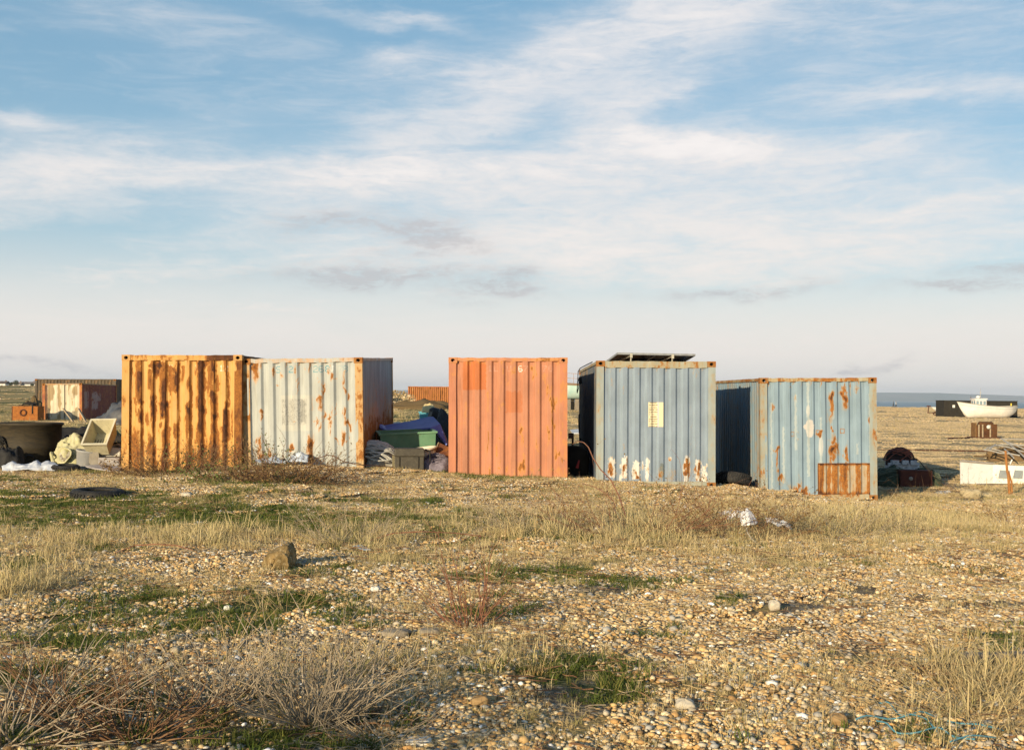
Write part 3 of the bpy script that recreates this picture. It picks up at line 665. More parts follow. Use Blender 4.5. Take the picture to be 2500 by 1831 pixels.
# --- blue grey with the solar panel
def blue_skin(s):
    u, z = s.px2u, s.py2z
    X = lambda cx: u(1360+cx/3.442); Zf = lambda cy: z(820+cy/3.442); m = .00245
    W_ = (.66, .63, .57)
    for x0, x1, y0, y1 in [(438, 492, 1030, 1190), (542, 594, 1020, 1200), (640, 700, 1055, 1205), (1222, 1262, 1080, 1215), (1166, 1214, 1035, 1215)]:
        s.rect(X(x0), Zf(y1), X(x1), Zf(y0), W_, 1.0, .10)
    for k in range(7): s.blob(rnd.uniform(.2, 2.3), rnd.uniform(.12, .62), rnd.uniform(.012, .05), rnd.uniform(.02, .10), W_, .9)
    s.blob(X(762), Zf(1120), .045, .26, W_, .95); s.blob(X(1092), Zf(1120), .085, .30, W_, .95); s.blob(X(725), Zf(1090), .02, .1, W_, .7)
    for cx, cy, rx, ry, a in [(448, 1090, 14, 50, .85), (480, 1140, 14, 24, .6), (553, 1120, 12, 60, .8), (590, 1060, 10, 40, .7), (690, 1180, 22, 18, .7), (765, 1110, 8, 50, .6), (1085, 1080, 12, 40, .7), (1108, 1130, 10, 70, .8), (1190, 1060, 22, 24, .8), (1180, 1110, 14, 60, .85), (1200, 1180, 16, 40, .8),
                              (1300, 605, 18, 10, 1.0), (460, 350, 10, 120, .42), (560, 930, 14, 80, .45), (450, 700, 10, 60, .35), (560, 430, 10, 60, .35), (690, 300, 10, 90, .4), (1180, 300, 10, 100, .4), (480, 440, 8, 60, .3), (885, 1120, 20, 60, .62), (1000, 1150, 8, 40, .4)]:
        s.spot(X(cx), Zf(cy), rx*m, ry*m, a)
    s.blob(X(885), Zf(1130), .06, .17, (.14, .16, .15), .8); s.r += .40*(s.C[:, 0] > .45)*(s.Z < .75)*sst(fbm(s.U*16, s.Z*7, 3), .42, .66)+.25*(1-sst(s.Z, .30, .46))*fbm(s.U*8, s.Z*6, 3)
    for k in range(9): s.run(.2+k*.247+rnd.uniform(-.05, .1), CH-.1, .03, rnd.uniform(.12, .45), .42)
    for k in range(9): s.rect(.16+k*.2475-.004+.11, .3, .16+k*.2475+.016+.11, 2.5, (.27, .35, .41), .5)  # highlight painted in: paler stripe on each rib slope that faces the sun
blue_post = lambda co: np.where(co[:, 2] < .36, -.1, .05)+np.where(np.abs(np.abs(co[:, 0])-1.08) > .06, .12, 0)
STEEL = BLUE_STEEL
T4, M4, u4, z4, f4 = container('shipping_container', 'slate blue container with a solar panel on its roof and white paint flakes low down', (1456, 880.5), (1748, 882.5), 23.5, R(-.3), R(-.5), (.222, .276, .338), blue_skin, lambda s: (setattr(s, 'r', .12+.5*fbm(s.U*3, s.Z*.6, 4)*sst(s.Z, .2, 2.6)), None)[1],
          corr=.038, slope=.034, post_rust=.18, rail_rust=.26, cast_rust=.66, rail_h=.135, side_paint=(.10, .125, .16), post_paint=(.31, .345, .33), rail_paint=(.33, .34, .28), post_fn=blue_post)  # sides darkened in the colour for the shade of the narrow gap
# --- light blue, lower, at the right end
def sky_skin(s):
    u, z = s.px2u, s.py2z
    X = lambda cx: u(1860+cx/3.442); Zf = lambda cy: z(820+cy/3.442); m = .0025
    W_ = (.56, .52, .48)
    s.blob(X(405), Zf(775), .085, .21, W_, .95); s.blob(X(375), Zf(765), .06, .06, W_, .95); s.blob(X(390), Zf(630), .03, .14, W_, .8); s.blob(X(495), Zf(930), .045, .20, W_, .65); s.rect(X(345), Zf(775), X(440), Zf(765), W_, .9, .1)
    for cx, y0, y1 in [(80, 560, 1300), (180, 770, 1240), (285, 500, 960), (390, 380, 1180), (495, 680, 1100), (600, 560, 700), (800, 900, 1000), (905, 480, 1000), (-15, 480, 1200)]:
        s.rect(X(cx-8), Zf(y1), X(cx+8), Zf(y0), (.40, .44, .43), .7, .05)
    for cx, cy, rx, ry, a in [(587, 540, 18, 50, 1.15), (700, 520, 22, 44, 1.2), (700, 570, 26, 50, .85), (590, 620, 12, 100, .8), (585, 700, 14, 60, .6), (598, 800, 9, 18, .8), (597, 870, 20, 40, .95), (600, 970, 30, 60, 1.15), (700, 970, 22, 34, .95), (715, 1020, 10, 60, .7), (910, 660, 12, 44, 1.1), (920, 720, 12, 50, .8),
                              (122, 945, 16, 26, 1.0), (125, 1060, 7, 130, .55), (150, 1210, 22, 36, 1.0), (85, 585, 9, 30, .7), (265, 1300, 34, 40, 1.15), (305, 1240, 14, 34, .9), (350, 1310, 22, 40, 1.1), (380, 1350, 26, 24, .9), (490, 800, 26, 14, .95), (475, 820, 22, 22, .9), (250, 435, 14, 8, .7), (700, 440, 9, 50, .7), (745, 400, 8, 60, .6),
                              (805, 430, 9, 40, .6), (955, 830, 10, 40, .9), (940, 460, 20, 60, .65), (665, 1010, 10, 20, .6), (540, 480, 7, 40, .5), (330, 1250, 7, 60, .5), (700, 1090, 14, 14, .7), (285, 510, 7, 50, .5), (545, 690, 7, 60, .5), (300, 850, 10, 10, .5)]:
        s.spot(X(cx), Zf(cy), rx*m*1.35, ry*m*1.2, a*1.1)
    for cx, cy, w, ln in [(590, 560, 16, 260), (700, 560, 20, 120), (600, 990, 24, 120), (910, 680, 12, 120), (122, 950, 8, 300), (700, 980, 16, 120)]: s.run(X(cx), Zf(cy), w*m, ln*m, .7)
    for cx, cy in [(258, 825), (470, 812), (676, 800)]: s.ring(X(cx), Zf(cy), 14*m, 18*m, .85, .22)
    for k in range(10): s.run(.15+k*.235+rnd.uniform(-.04, .1), CH-.08, .025, rnd.uniform(.1, .3), .5)
    q = sst(s.U, X(465), X(472))*(1-sst(s.U, X(925), X(932)))*(1-sst(s.Z, Zf(1075), Zf(1065)))
    edge = np.minimum(np.abs(s.Z-Zf(1075)), np.minimum(np.abs(s.U-X(468)), np.abs(s.U-X(928))))
    pl = .12+.95*fbm(s.U*13, s.Z*1.6, 4)+.55*np.exp(-(edge/.03)**2)+.5*np.exp(-((s.Z-Zf(1350))/.08)**2)
    pl += .25*(s.prof < .4)
    for cx, w in ((525, 16), (635, 14), (730, 18), (835, 24)): pl -= .45*np.exp(-((s.U-X(cx))/(w*m))**2)*(s.Z > Zf(1320))
    s.C = s.C*(1-q[:, None])+(np.array((.42, .36, .28)))*q[:, None]; s.r = np.where(q > .5, pl, s.r)
sky_side = lambda s: (setattr(s, 'r', .15+.45*fbm(s.U*4, s.Z*.8, 4)), None)[1]
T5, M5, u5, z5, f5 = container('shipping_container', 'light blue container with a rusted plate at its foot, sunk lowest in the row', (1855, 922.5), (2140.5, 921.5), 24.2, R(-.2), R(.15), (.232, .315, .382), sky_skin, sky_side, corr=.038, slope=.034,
          post_rust=.34, rail_rust=.46, cast_rust=.64, rail_h=.075, side_paint=(.20, .30, .38), post_paint=(.31, .35, .33), rail_paint=(.39, .36, .26), post_fn=lambda co: np.where(np.abs(np.abs(co[:, 0])-1.0) > .14, .12, -.05))

# ------------------------------------------------------------------ solar panel on the slate blue container, notice, cables
def on_roof(px, py, Y): return P(px, py, Y)
def build_solar():
    a, b = P(1507, 862, 24.1), P(1698, 865.5, 24.1)            # near (high) edge
    mid = (a+b)/2; ex = (b-a).normalized(); W = (b-a).length
    back = Vector((-.38, 1.75, -.33)); ey = back.normalized(); ez = ex.cross(ey).normalized()
    t = thing('solar_panel', 'dark solar panel tilted on brackets on the roof of the slate blue container', 'solar panel', mid)
    fr = MB(); L = back.length
    def pt(u, v, w): return ex*(u*W)+ey*(v*L)+ez*w
    def slab(mb, u0, u1, v0, v1, w0, w1):
        V = [pt(u, v, w) for w in (w0, w1) for (u, v) in ((u0, v0), (u1, v0), (u1, v1), (u0, v1))]
        mb.add(V, [(3, 2, 1, 0), (4, 5, 6, 7), (0, 1, 5, 4), (1, 2, 6, 5), (2, 3, 7, 6), (3, 0, 4, 7)])
    for q in [(-.5, .5, 0, .02, -.03, .012), (-.5, .5, .98, 1, -.03, .012), (-.5, -.485, .02, .98, -.03, .012), (.485, .5, .02, .98, -.03, .012), (-.01, .01, .02, .98, -.028, -.002)]: slab(fr, *q)
    fr.build('panel_frame', weathered('aluminium', (.30, .31, .31), (.22, .22, .22), 9, .45, .1, metal=.3), t)
    pn = MB(); slab(pn, -.484, .484, .021, .979, -.006, .006)
    pn.build('cell_sheet', weathered('solar_cells', (.010, .012, .022), (.016, .018, .03), 14, .25, .05), t)
    steel = M_('zinc_bracket', (.50, .47, .38), (.36, .34, .28), 9, .5, .2)
    top = M4 @ Vector((0, .6, CH-.02))
    for u in (-.315, .215):
        m = MB(); p = pt(u, .02, -.06)
        foot = Vector((p.x, p.y+.10, top.z-mid.z-.01))
        m.tube([p+Vector((0, -.02, .05)), foot], .017, 6); m.box(p+Vector((0, -.01, .015)), (.05, .04, .09)); m.box(foot+Vector((.05, .02, .02)), (.16, .06, .05), None, .5)
        q = pt(u-.1, .75, -.03); m.tube([p+Vector((0, 0, .02)), q], .014, 6)
        m.build('mounting_bracket', steel, t)
build_solar()
def build_notice():
    # sheet stuck to the ribbed front, following its profile
    u = np.linspace(u4(1583), u4(1620), 26); z = np.linspace(z4(1042), z4(982), 60)
    U, Z = np.meshgrid(u, z, indexing='ij'); U, Z = U.ravel(), Z.ravel(); V = f4(U, Z); V[:, 1] -= .006
    me = np_mesh('notice_sheet', V, grid_faces(26, 60))
    c = np.tile(np.array((.64, .57, .38)), (U.size, 1))
    line = (np.floor((Z-Z.min())/.024).astype(int) % 2 == 0) & (vnoise(U*60, np.floor(Z/.024)*7.1) > .38) & (U < U.max()-.12) & (U > U.min()+.02)
    c[line] = (.30, .24, .15); c[(np.abs(U-u4(1607.5)) < .008)] = (.55, .40, .45)
    col_attr(me, 'paint', c)
    m, t, b = new_mat('faded_paper'); t.l.new(t.new('ShaderNodeAttribute', attribute_name='paint').outputs['Color'], b.inputs['Base Color']); b.inputs['Roughness'].default_value = .7
    o = link_mesh('notice_sheet', me, m, T4)
build_notice()
def cable_on_side():
    mb = MB()
    pts = [(1.0, .02, CH+.01), (4.2, .025, CH+.02), (5.3, .03, CH+.015), (5.9, .04, CH-.05), (5.95, .05, 2.2), (5.8, .07, 2.05), (5.5, .08, 2.0), (5.3, .06, 2.12), (5.25, .05, 2.3), (5.6, .05, 2.34), (5.95, .05, 2.28)]
    mb.tube([Vector((-1.22-b, a, c)) for a, b, c in pts], .012, 5)
    mb.box((-1.25, 5.2, 2.30), (.06, .3, .16))
    mb.build('electric_cable', black_rubber, T4)
    mb = MB(); mb.tube([Vector((-1.24-.03*math.sin(k*.5), 5.7-.14*k*(1 if k < 6 else .4), 1.45-.10*k+.02*k*math.sin(k))) for k in range(9)], .014, 5)
    mb.build('hanging_rope', black_rubber, T4)
cable_on_side()

STEEL = PLAIN_STEEL
# ------------------------------------------------------------------ far containers
def flat_skin(amt): return lambda s: setattr(s, 'r', amt*fbm(s.U*4, s.Z*1.2, 4))
container('shipping_container', 'long brown rusty container standing behind the red one with cream doors', (85, 925), (283, 925.5), 84, R(0), R(0), (.085, .062, .038), flat_skin(.42), flat_skin(.4), hires=False, cast_paint=(.06, .04, .03), group='old shipping containers', post_rust=.1, rail_rust=.15)
def red_doors(s):
    n = fbm(s.U*5, s.Z*1.4, 4); c = np.array((.62, .53, .38)); peel = np.array((.34, .24, .12))
    m = sst(s.U, .28, .32)*(1-sst(s.U, 2.26, 2.30))
    w = sst(n, .50, .60)[:, None]; s.C = s.C*(1-m[:, None])+(c*(1-w)+peel*w)*m[:, None]
    s.rect(1.30, .0, 1.36, 2.6, (.02, .015, .012), 1); s.rect(.14, .0, .30, 2.6, (.05, .03, .02), .9, .1); s.rect(.30, .3, .45, 1.1, (.06, .05, .04), .8, .12)
    s.rect(1.75, .15, 2.1, .95, (.20, .18, .12), .8, .06); s.rect(1.1, .12, 1.3, .42, (.015, .015, .02), 1)
    s.r = .45*fbm(s.U*6, s.Z*3, 4)*(1-.5*m)+.4*(s.U < .16)+.35*(s.U > 2.25)
def red_side(s):
    s.r = .22+.2*fbm(s.U*3, s.Z, 3); c = (.42, .30, .30)
    for u0, u1, z0, z1, k in [(.45, .95, 1.1, 2.1, .75), (1.1, 1.2, 1.2, 2.1, .5), (1.7, 2.6, 1.7, 2.05, .8), (2.0, 3.2, 1.55, 1.9, .7), (1.7, 2.7, 1.05, 1.5, .75)]: s.rect(u0, z0, u1, z1, c, k, .22)
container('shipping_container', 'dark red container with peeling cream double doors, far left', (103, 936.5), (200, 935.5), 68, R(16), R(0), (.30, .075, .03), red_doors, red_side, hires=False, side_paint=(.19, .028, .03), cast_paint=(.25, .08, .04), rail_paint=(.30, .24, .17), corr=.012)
def far_red(s):
    s.r = .22+.55*fbm(s.U*3+3, s.Z*1.6, 4)+.45*(s.prof > .5)
    for k, ch in enumerate('TUCL'): s.glyph(ch, .46, 2.35-k*.42, .34, (.60, .50, .30), .9, .25)
def build_far_red():
    # seen along its long side
    container('shipping_container', 'faded red ribbed container far behind the gap beside the salmon orange one', (996, 943), (1119, 944), 138, R(0), R(0), (.30, .085, .05), far_red, flat_skin(.7), hires=False, corr=.075, slope=.06, cast_paint=(.25, .1, .06), L=2.4)
build_far_red()

# ------------------------------------------------------------------ generic junk builders
def heap(name, label, cat, c, rx, ry, h, mat, seed, rough=.35, n=40, group=None, sharp=1.0, parent=None):
    """crumpled pile standing on the ground"""
    U, Vv = np.meshgrid(np.linspace(0, 2*math.pi, n, endpoint=False), np.linspace(0, 1, n//2), indexing='ij')
    r = np.sin(Vv*math.pi/2)**.9; zz = np.cos(Vv*math.pi/2)**sharp
    k = 1+rough*(fbm(np.cos(U)*1.6+seed*3.3+Vv*1.3, np.sin(U)*1.6+seed*1.7+Vv, 4)-.5)*2
    k2 = 1+rough*(fbm(np.cos(U)*r*3+seed*5.1+9, np.sin(U)*r*3+seed+20, 4)-.5)*2.2
    X = rx*r*k*np.cos(U); Y = ry*r*k*np.sin(U); Z = h*zz*k2-.05*Vv
    V = np.stack([X.ravel(), Y.ravel(), Z.ravel()], 1); m = n//2
    i = np.arange(n)[:, None]*m+np.arange(m-1)[None, :]; j = ((np.arange(n)+1) % n)[:, None]*m+np.arange(m-1)[None, :]
    Q = np.stack([i, i+1, j+1, j], -1).reshape(-1, 4)
    me = np_mesh(name, V, Q)
    
    if name == 'net_heap':
        t = thing(name, label, cat, c, 0, group); link_mesh('net_pile', me, mat, t, True)
        mb = MB(); tangle(mb, Vector((0, 0, 0)), rx*.95, ry*.95, h*1.02, 30, .010+.004*(rx > .9), int(seed)+7); mb.build('net_strands', mat, t)
        return t
    o = link_mesh(name, me, mat, parent, rough < .5); o.location = c
    if label: tag(o, label, cat, group)
    return o
def tangle(mb, c, rx, ry, h, n, r, seed, turn=2.2, seg=26, sides=4):
    """loose rope loops lying over a heap"""
    q = random.Random(seed)
    for k in range(n):
        a0 = q.uniform(0, 6.28); w = q.uniform(.5, turn); rr = q.uniform(.35, 1); ex = q.uniform(.4, 1); pts = []
        cx, cy = q.uniform(-.25, .25)*rx, q.uniform(-.25, .25)*ry; ph = q.uniform(0, 6.28)
        for i in range(seg):
            f = i/(seg-1); a = a0+w*math.pi*f
            x = rx*rr*math.cos(a)+cx+.1*rx*math.sin(5*f+ph); y = ry*rr*ex*math.sin(a)+cy
            d = min(1, (x/rx)**2+(y/ry)**2); pts.append(Vector(c)+Vector((x, y, h*math.sqrt(max(0, 1-d*.95))+.02*math.sin(9*f+ph)+r)))
        mb.tube(pts, r*q.uniform(.8, 1.2), sides, False)
def open_box(name, label, cat, O, ex, ey, n, w, l, d, mats, taper=.88, thick=.025, rim=.03, group=None, slots=False):
    """open-topped tapered crate: O = centre of the rim, ex/ey along the rim, n = outward from the opening"""
    ex, ey, n = Vector(ex).normalized(), Vector(ey), Vector(n); ey = (ey-ex*ey.dot(ex)).normalized(); n = ex.cross(ey)*(1 if ex.cross(ey).dot(n) > 0 else -1)
    t = thing(name, label, cat, O, 0, group)
    def ring(s, dd, inset): return [ex*(a*(w/2-inset)*s)+ey*(b*(l/2-inset)*s)-n*dd for a, b in ((-1, -1), (1, -1), (1, 1), (-1, 1))]
    mb = MB(); o0, o1 = ring(1, 0, 0), ring(taper, d, 0); i0, i1 = ring(1, 0, thick), ring(taper, d-thick, thick)
    V = o0+o1+i0+i1
    q = lambda a, b: [(a+k, a+(k+1) % 4, b+(k+1) % 4, b+k) for k in range(4)]
    mb.add(V, q(0, 4)+[(4, 5, 6, 7)]+[(f[3], f[2], f[1], f[0]) for f in q(8, 12)]+[(15, 14, 13, 12)]+q(8, 0))
    ob = mb.build('box_body', mats[0], t)
    rm = MB(); a, b, c_, e = ring(1, -rim*.3, -rim), ring(1, -rim*.3, thick*.6), ring(1, rim, thick*.6), ring(1, rim, -rim)
    rm.add(a+b+c_+e, [f for k0, k1 in ((0, 4), (4, 8), (8, 12), (12, 0)) for f in q(k0, k1)])
    rm.build('box_rim', mats[1], t)
    if slots:
        sl = MB()
        for k in range(7):
            f = (k-3)/3*.34*w; sl.add([ex*(f+s*.008)+ey*(-l*.18+r_*l*.34)-n*(d-thick-.004) for s, r_ in ((-1, 0), (1, 0), (1, 1), (-1, 1))], [(0, 1, 2, 3)])
        sl.build('drain_slots', M_('slot_dark', (.10, .09, .05), (.08, .07, .04), 6, .9, .1), t)
    return t
def tyre(label, c, r, w, tilt=(0, 0, 0), inner=.58, mat=None, group='old tyres', name='tyre'):
    t = thing(name, label, 'tyre', c, 0, group); t.rotation_euler = tilt
    prof = [(r*inner, -w*.42), (r*inner*1.03, -w*.5), (r*.80, -w*.56), (r*.93, -w*.5), (r*.99, -w*.36), (r, 0), (r*.99, w*.36), (r*.93, w*.5), (r*.80, w*.56), (r*inner*1.03, w*.5), (r*inner, w*.42), (r*inner*1.12, w*.3), (r*.90, w*.25), (r*.90, -w*.25), (r*inner*1.12, -w*.3), (r*inner, -w*.42)]
    MB().lathe(prof, 40).build('tyre_carcass', mat or black_rubber, t, True)
    tr = MB()
    for k in range(44):
        a = 2*math.pi*k/44
        for zc, sk in ((-w*.2, .05), (w*.2, -.05)):
            M = Matrix.Rotation(a+(0 if zc < 0 else .07), 4, 'Z') @ Matrix.Translation((r*1.0, 0, zc)) @ Matrix.Rotation(sk*8, 4, 'X')
            tr.box((0, 0, 0), (.022, r*.085, w*.34), M)
    for b in (tr,): b.build('tread', mat or black_rubber, t)
    return t
def slab_sheet(name, label, cat, pts, faces, mat, thick=.02, group=None, parent=None, wob=0.0, sub=0):
    """thin rigid or crumpled sheet through given world points"""
    c = sum((Vector(p) for p in pts), Vector())/len(pts)
    me = bpy.data.meshes.new(name); me.from_pydata([tuple(Vector(p)-c) for p in pts], [], faces); me.update()
    o = link_mesh(name, me, mat, parent, sub > 0); o.location = c
    if sub:
        s = o.modifiers.new('sub', 'SUBSURF'); s.subdivision_type = 'SIMPLE'; s.levels = s.render_levels = sub
        tx = bpy.data.textures.new(name+'_folds', 'CLOUDS'); tx.noise_scale = .22; tx.noise_depth = 3
        d = o.modifiers.new('folds', 'DISPLACE'); d.texture = tx; d.strength = wob; d.mid_level = .5; d.texture_coords = 'GLOBAL'
    s = o.modifiers.new('thickness', 'SOLIDIFY'); s.thickness = thick; s.offset = 0
    if label: tag(o, label, cat, group)
    return o

# ------------------------------------------------------------------ junk at the left end
def left_junk():
    # big dark tub
    c = at(74, 25.2); t = thing('plastic_tub', 'huge dark round tub at the left edge, mud-stained', 'tub', c)
    tubm = weathered('muddy_black_plastic', (.026, .021, .014), (.052, .040, .022), 4, .7, .3, (.10, .065, .03), .3, .25)
    h = .93
    MB().lathe([(.50, 0), (.60, .0), (.645, .04), (.66, .38), (.672, .40), (.668, .43), (.665, h*.93), (.70, h*.95), (.71, h), (.68, h+.01), (.64, h), (.63, .1), (.0, .08)], 56, sx=1.0, sy=.95).build('tub_wall', tubm, t, True)
    rp = MB()
    for k, (a, s) in enumerate(((-1.15, .13), (-1.75, .10))):
        x, y = .67*math.cos(a), .64*math.sin(a)
        rp.tube([Vector((x+s*math.cos(q), y-.05-.03*math.sin(q*2), .14+s*.95*math.sin(q))) for q in np.linspace(-.6, 3.9, 16)], .014, 5)
    rp.build('rope_handle', black_rubber, t)
    # dark cover lying over nets behind the tub
    blk = M_('black_sheet', (.012, .012, .013), (.03, .028, .026), 5, .8, .3)
    slab_sheet('black_tarpaulin', 'flat black tarpaulin lying on the ground behind the huge dark tub', 'tarpaulin', [P(-30, 1043, 27.2), P(70, 1040, 27.4), P(160, 1046, 27.4), P(228, 1040, 27.4), P(232, 1100, 26.6), P(150, 1110, 26.4), P(60, 1110, 26.5), P(-30, 1110, 26.6)], [(0, 1, 6, 7), (1, 2, 5, 6), (2, 3, 4, 5)], blk, .03, sub=4, wob=.22)
    heap('net_heap', 'low heap of dark nets between the black tarpaulin and the red container', 'fishing net', at(165, 31), 1.3, .8, .32, M_('dark_net', (.05, .042, .028), (.11, .09, .05), 14, .95, .6), 4, .6)
    heap('net_heap', 'dark olive net mound just right of the red container\'s base', 'fishing net', at(236, 33), .8, .7, .62, M_('olive_net', (.07, .07, .035), (.13, .12, .06), 16, .95, .6), 9, .5)
    heap('net_heap', 'black net heap between the huge dark tub and the cream fish box', 'fishing net', at(205, 26.4), .85, .6, .62, blk, 77, .45)
    # black cable heap at the very left
    o = heap('black_bag', 'slumped black plastic bag at the left edge in front of the huge dark tub', 'bag', at(20, 24.0), .40, .32, .44, blk, 2, .5)
    mb = MB(); tangle(mb, at(2, 24.6), .22, .2, .62, 8, .014, 5); tag(mb.build('cable_coil', black_rubber), 'black cable loops hanging at the left edge beside the huge dark tub', 'cable')
    # white sheet
    w = M_('white_sheet', (.60, .62, .66), (.48, .51, .57), 5, .6, .2, (.3, .27, .22), .3)
    pts = []; cols = [(5, 1138, 1150), (30, 1127, 1149), (48, 1132, 1149), (70, 1133, 1148), (90, 1124, 1148), (100, 1131, 1147), (118, 1126, 1147), (142, 1133, 1145)]
    for px, a, b in cols: pts += [P(px, a, 23.5), P(px, (a+b)/2-2, 23.2), P(px, b, 23.05)]
    fc = [(3*k+j, 3*k+3+j, 3*k+4+j, 3*k+1+j) for k in range(len(cols)-1) for j in range(2)]
    slab_sheet('plastic_sheet', 'crumpled white plastic sheet on the ground at the far left', 'plastic sheet', pts, fc, w, .012, sub=3, wob=.12)
    tyre('small half buried tyre between the white plastic sheet and the bulk bag', at(163, 23.3, .05), .27, .17, (R(3), R(2), 0), .55)
    # bulk bag with an open mouth
    y = weathered('yellowed_bag', (.50, .46, .29), (.40, .38, .20), 4, .8, .4, (.54, .50, .41), .5)
    c = at(180, 24.6); t = thing('bulk_bag', 'torn yellowish bulk bag slumped against the cream fish box', 'bag', c)
    mb = MB()
    for pts_, r0 in (([(-.24, 0, .0), (-.30, .1, .35), (-.18, .15, .58), (.1, .2, .66), (.35, .2, .60)], .16), ([(-.05, -.12, .0), (-.2, -.15, .2), (-.2, -.1, .45)], .12)): pass
    o = heap('bag_cloth', None, None, (0, 0, 0), .42, .36, .66, y, 6, .16, 72, parent=t)
    tx = bpy.data.textures.new('bag_folds', 'CLOUDS'); tx.noise_scale = .16; tx.noise_depth = 2; d = o.modifiers.new('folds', 'DISPLACE'); d.texture = tx; d.strength = .20; d.texture_coords = 'GLOBAL'
    
    mb = MB(); mb.lathe([(.15, 0), (.17, .03), (.19, .05), (.16, .06), (.13, -.04), (.0, -.10)], 22, Matrix.Translation((-.03, -.335, .27)) @ Matrix.Rotation(R(80), 4, 'X') @ Matrix.Rotation(R(-20), 4, 'Y'), wob=.15); mb.build('bag_mouth', y, t, True)
    mb = MB(); mb.lathe([(.0, 0), (.09, -.01), (.14, -.03)], 14, Matrix.Translation((-.03, -.34, .27)) @ Matrix.Rotation(R(80), 4, 'X')); mb.build('bag_contents', M_('bag_inside', (.12, .09, .05), (.45, .43, .38), 22, .8, .5), t)
    st = MB()
    st.tube([Vector((-.42, -.1, .30)), Vector((-.36, -.25, .27)), Vector((-.30, -.3, .12)), Vector((-.2, -.34, .04)), Vector((.1, -.36, .08)), Vector((.3, -.36, .02))], .035, 6); st.build('bag_straps', y, t)
    # tilted cream box
    a, b, d, e = P(188, 1081, 23.6), P(246, 1080, 23.6), P(293, 1026, 24.1), P(236, 1028, 24.1)
    open_box('fish_box', 'cream plastic fish box tipped up on edge, open towards the camera', 'box', (a+b+d+e)/4, b-a, (e-a)+(d-b), Vector((0, -.6, .6)), .50, .74, .36, (cream_plastic, M_('cream_rim', (.62, .58, .44), (.50, .46, .34), 6, .55, .1)), .86, .02, .022, slots=True)
    g = M_('grey_plastic', (.25, .25, .25), (.34, .33, .31), 5, .65, .15, (.42, .39, .33), .4)
    c = at(212, 23.9); t = thing('plastic_bin', 'grey bin lying under the tipped cream fish box', 'bin', c)
    MB().lathe([(.0, .02), (.15, .0), (.17, .03), (.215, .36), (.23, .37), (.225, .40), (.20, .39), (.155, .05), (0, .05)], 28, Matrix.Translation((-.02, .05, .0)) @ Matrix.Rotation(R(8), 4, 'Y'), sx=1.1).build('bin_body', g, t, True)
    slab_sheet('bin_flap', None, None, [Vector((.12, -.12, .40)), Vector((.30, -.10, .38)), Vector((.34, -.14, .14)), Vector((.24, -.18, .0)), Vector((.13, -.17, .16))], [(0, 1, 2, 3, 4)], M_('brown_grey_plastic', (.20, .17, .13), (.27, .24, .19), 5, .7, .2), .02, parent=t)
    bl = M_('polystyrene', (.55, .53, .46), (.42, .41, .37), 7, .85, .4, (.25, .22, .17), .4)
    M = Matrix.Rotation(R(-4), 4, 'Z')
    tag(MB().box(at(276, 23.9, .13), (.46, .34, .26), M).build('concrete_block', M_('grey_block', (.34, .31, .29), (.25, .23, .22), 7, .9, .5), bevel=.02), 'grey block lying against the left foot of the yellow container', 'block')
    tag(MB().box(at(275, 24.1, .345), (.44, .32, .17), Matrix.Rotation(R(5), 4, 'Z')).build('foam_slab', bl, bevel=.025), 'pale foam slab resting on the grey block beside the yellow container', 'slab')
    tag(MB().box(at(266, 24.3, .47), (.55, .05, .03), Matrix.Rotation(R(-8), 4, 'Y') @ Matrix.Rotation(R(15), 4, 'Z')).build('wooden_batten', wood_grey), 'short batten across the pale foam slab', 'batten')
    slab_sheet('flat_board', 'thin grey board lying flat at the foot of the yellow container', 'board', [P(206, 1138, 23.6), P(236, 1134, 23.8), P(300, 1140, 23.5), P(285, 1152, 22.9), P(230, 1144, 23.1)], [(0, 1, 2, 3, 4)], M_('grey_board', (.30, .27, .26), (.40, .38, .38), 6, .8, .3), .025)
    # dark tarpaulin pile leaning on the yellow container
    tp = M_('slate_tarp', (.060, .062, .07), (.10, .10, .105), 6, .55, .3)
    pts = []; rows = [[(298, 979), (284, 984), (262, 1003), (238, 1022), (216, 1042)], [(299, 1000), (286, 1003), (268, 1016), (250, 1030), (226, 1050)], [(300, 1040), (288, 1040), (272, 1044), (256, 1052), (234, 1062)]]
    for r_, Yd in zip(rows, (26.3, 25.6, 25.3)): pts += [P(x, y_, Yd) for x, y_ in r_]
    slab_sheet('tarpaulin', 'slate grey tarpaulin slung down from the left side of the yellow container', 'tarpaulin', pts, [(5*j+k, 5*j+k+1, 5*j+k+6, 5*j+k+5) for j in range(2) for k in range(4)], tp, .02, sub=3, wob=.22)
    tyre('dark tyre standing under the slate grey tarpaulin', at(291, 25.0, .30), .36, .2, (R(80), 0, R(10)), .6)
    mb = MB(); q = at(259, 25.6); mb.tube([q+Vector((-.02, 0, 0)), q+Vector((.0, 0, .4)), q+Vector((.02, .02, .62))], .02, 6)
    # rusty orange winch housing by the red container
    c = at(70, 66); t = thing('winch_housing', 'rusty orange box with a round port, left of the red container', 'winch', c)
    MB().box((0, 0, .42), (1.45, .9, .82)).build('housing_case', orange_rust, t, bevel=.02)
    MB().box((-.745, -.02, .42), (.06, .86, .80)).build('side_plate', dark_rust, t)
    MB().lathe([(.12, 0), (.20, 0), (.20, .05), (.14, .06), (.12, .0)], 24, Matrix.Translation((-.10, -.45, .46)) @ Matrix.Rotation(R(90), 4, 'X')).build('round_port', dark_rust, t)
    mb = MB(); tangle(mb, Vector((.1, 0, .80)), .45, .35, .22, 10, .025, 3); mb.tube([Vector((.35, -.3, .98)), Vector((.42, -.47, .80)), Vector((.42, -.48, .4))], .035, 6); mb.build('wire_coil', black_rubber, t)
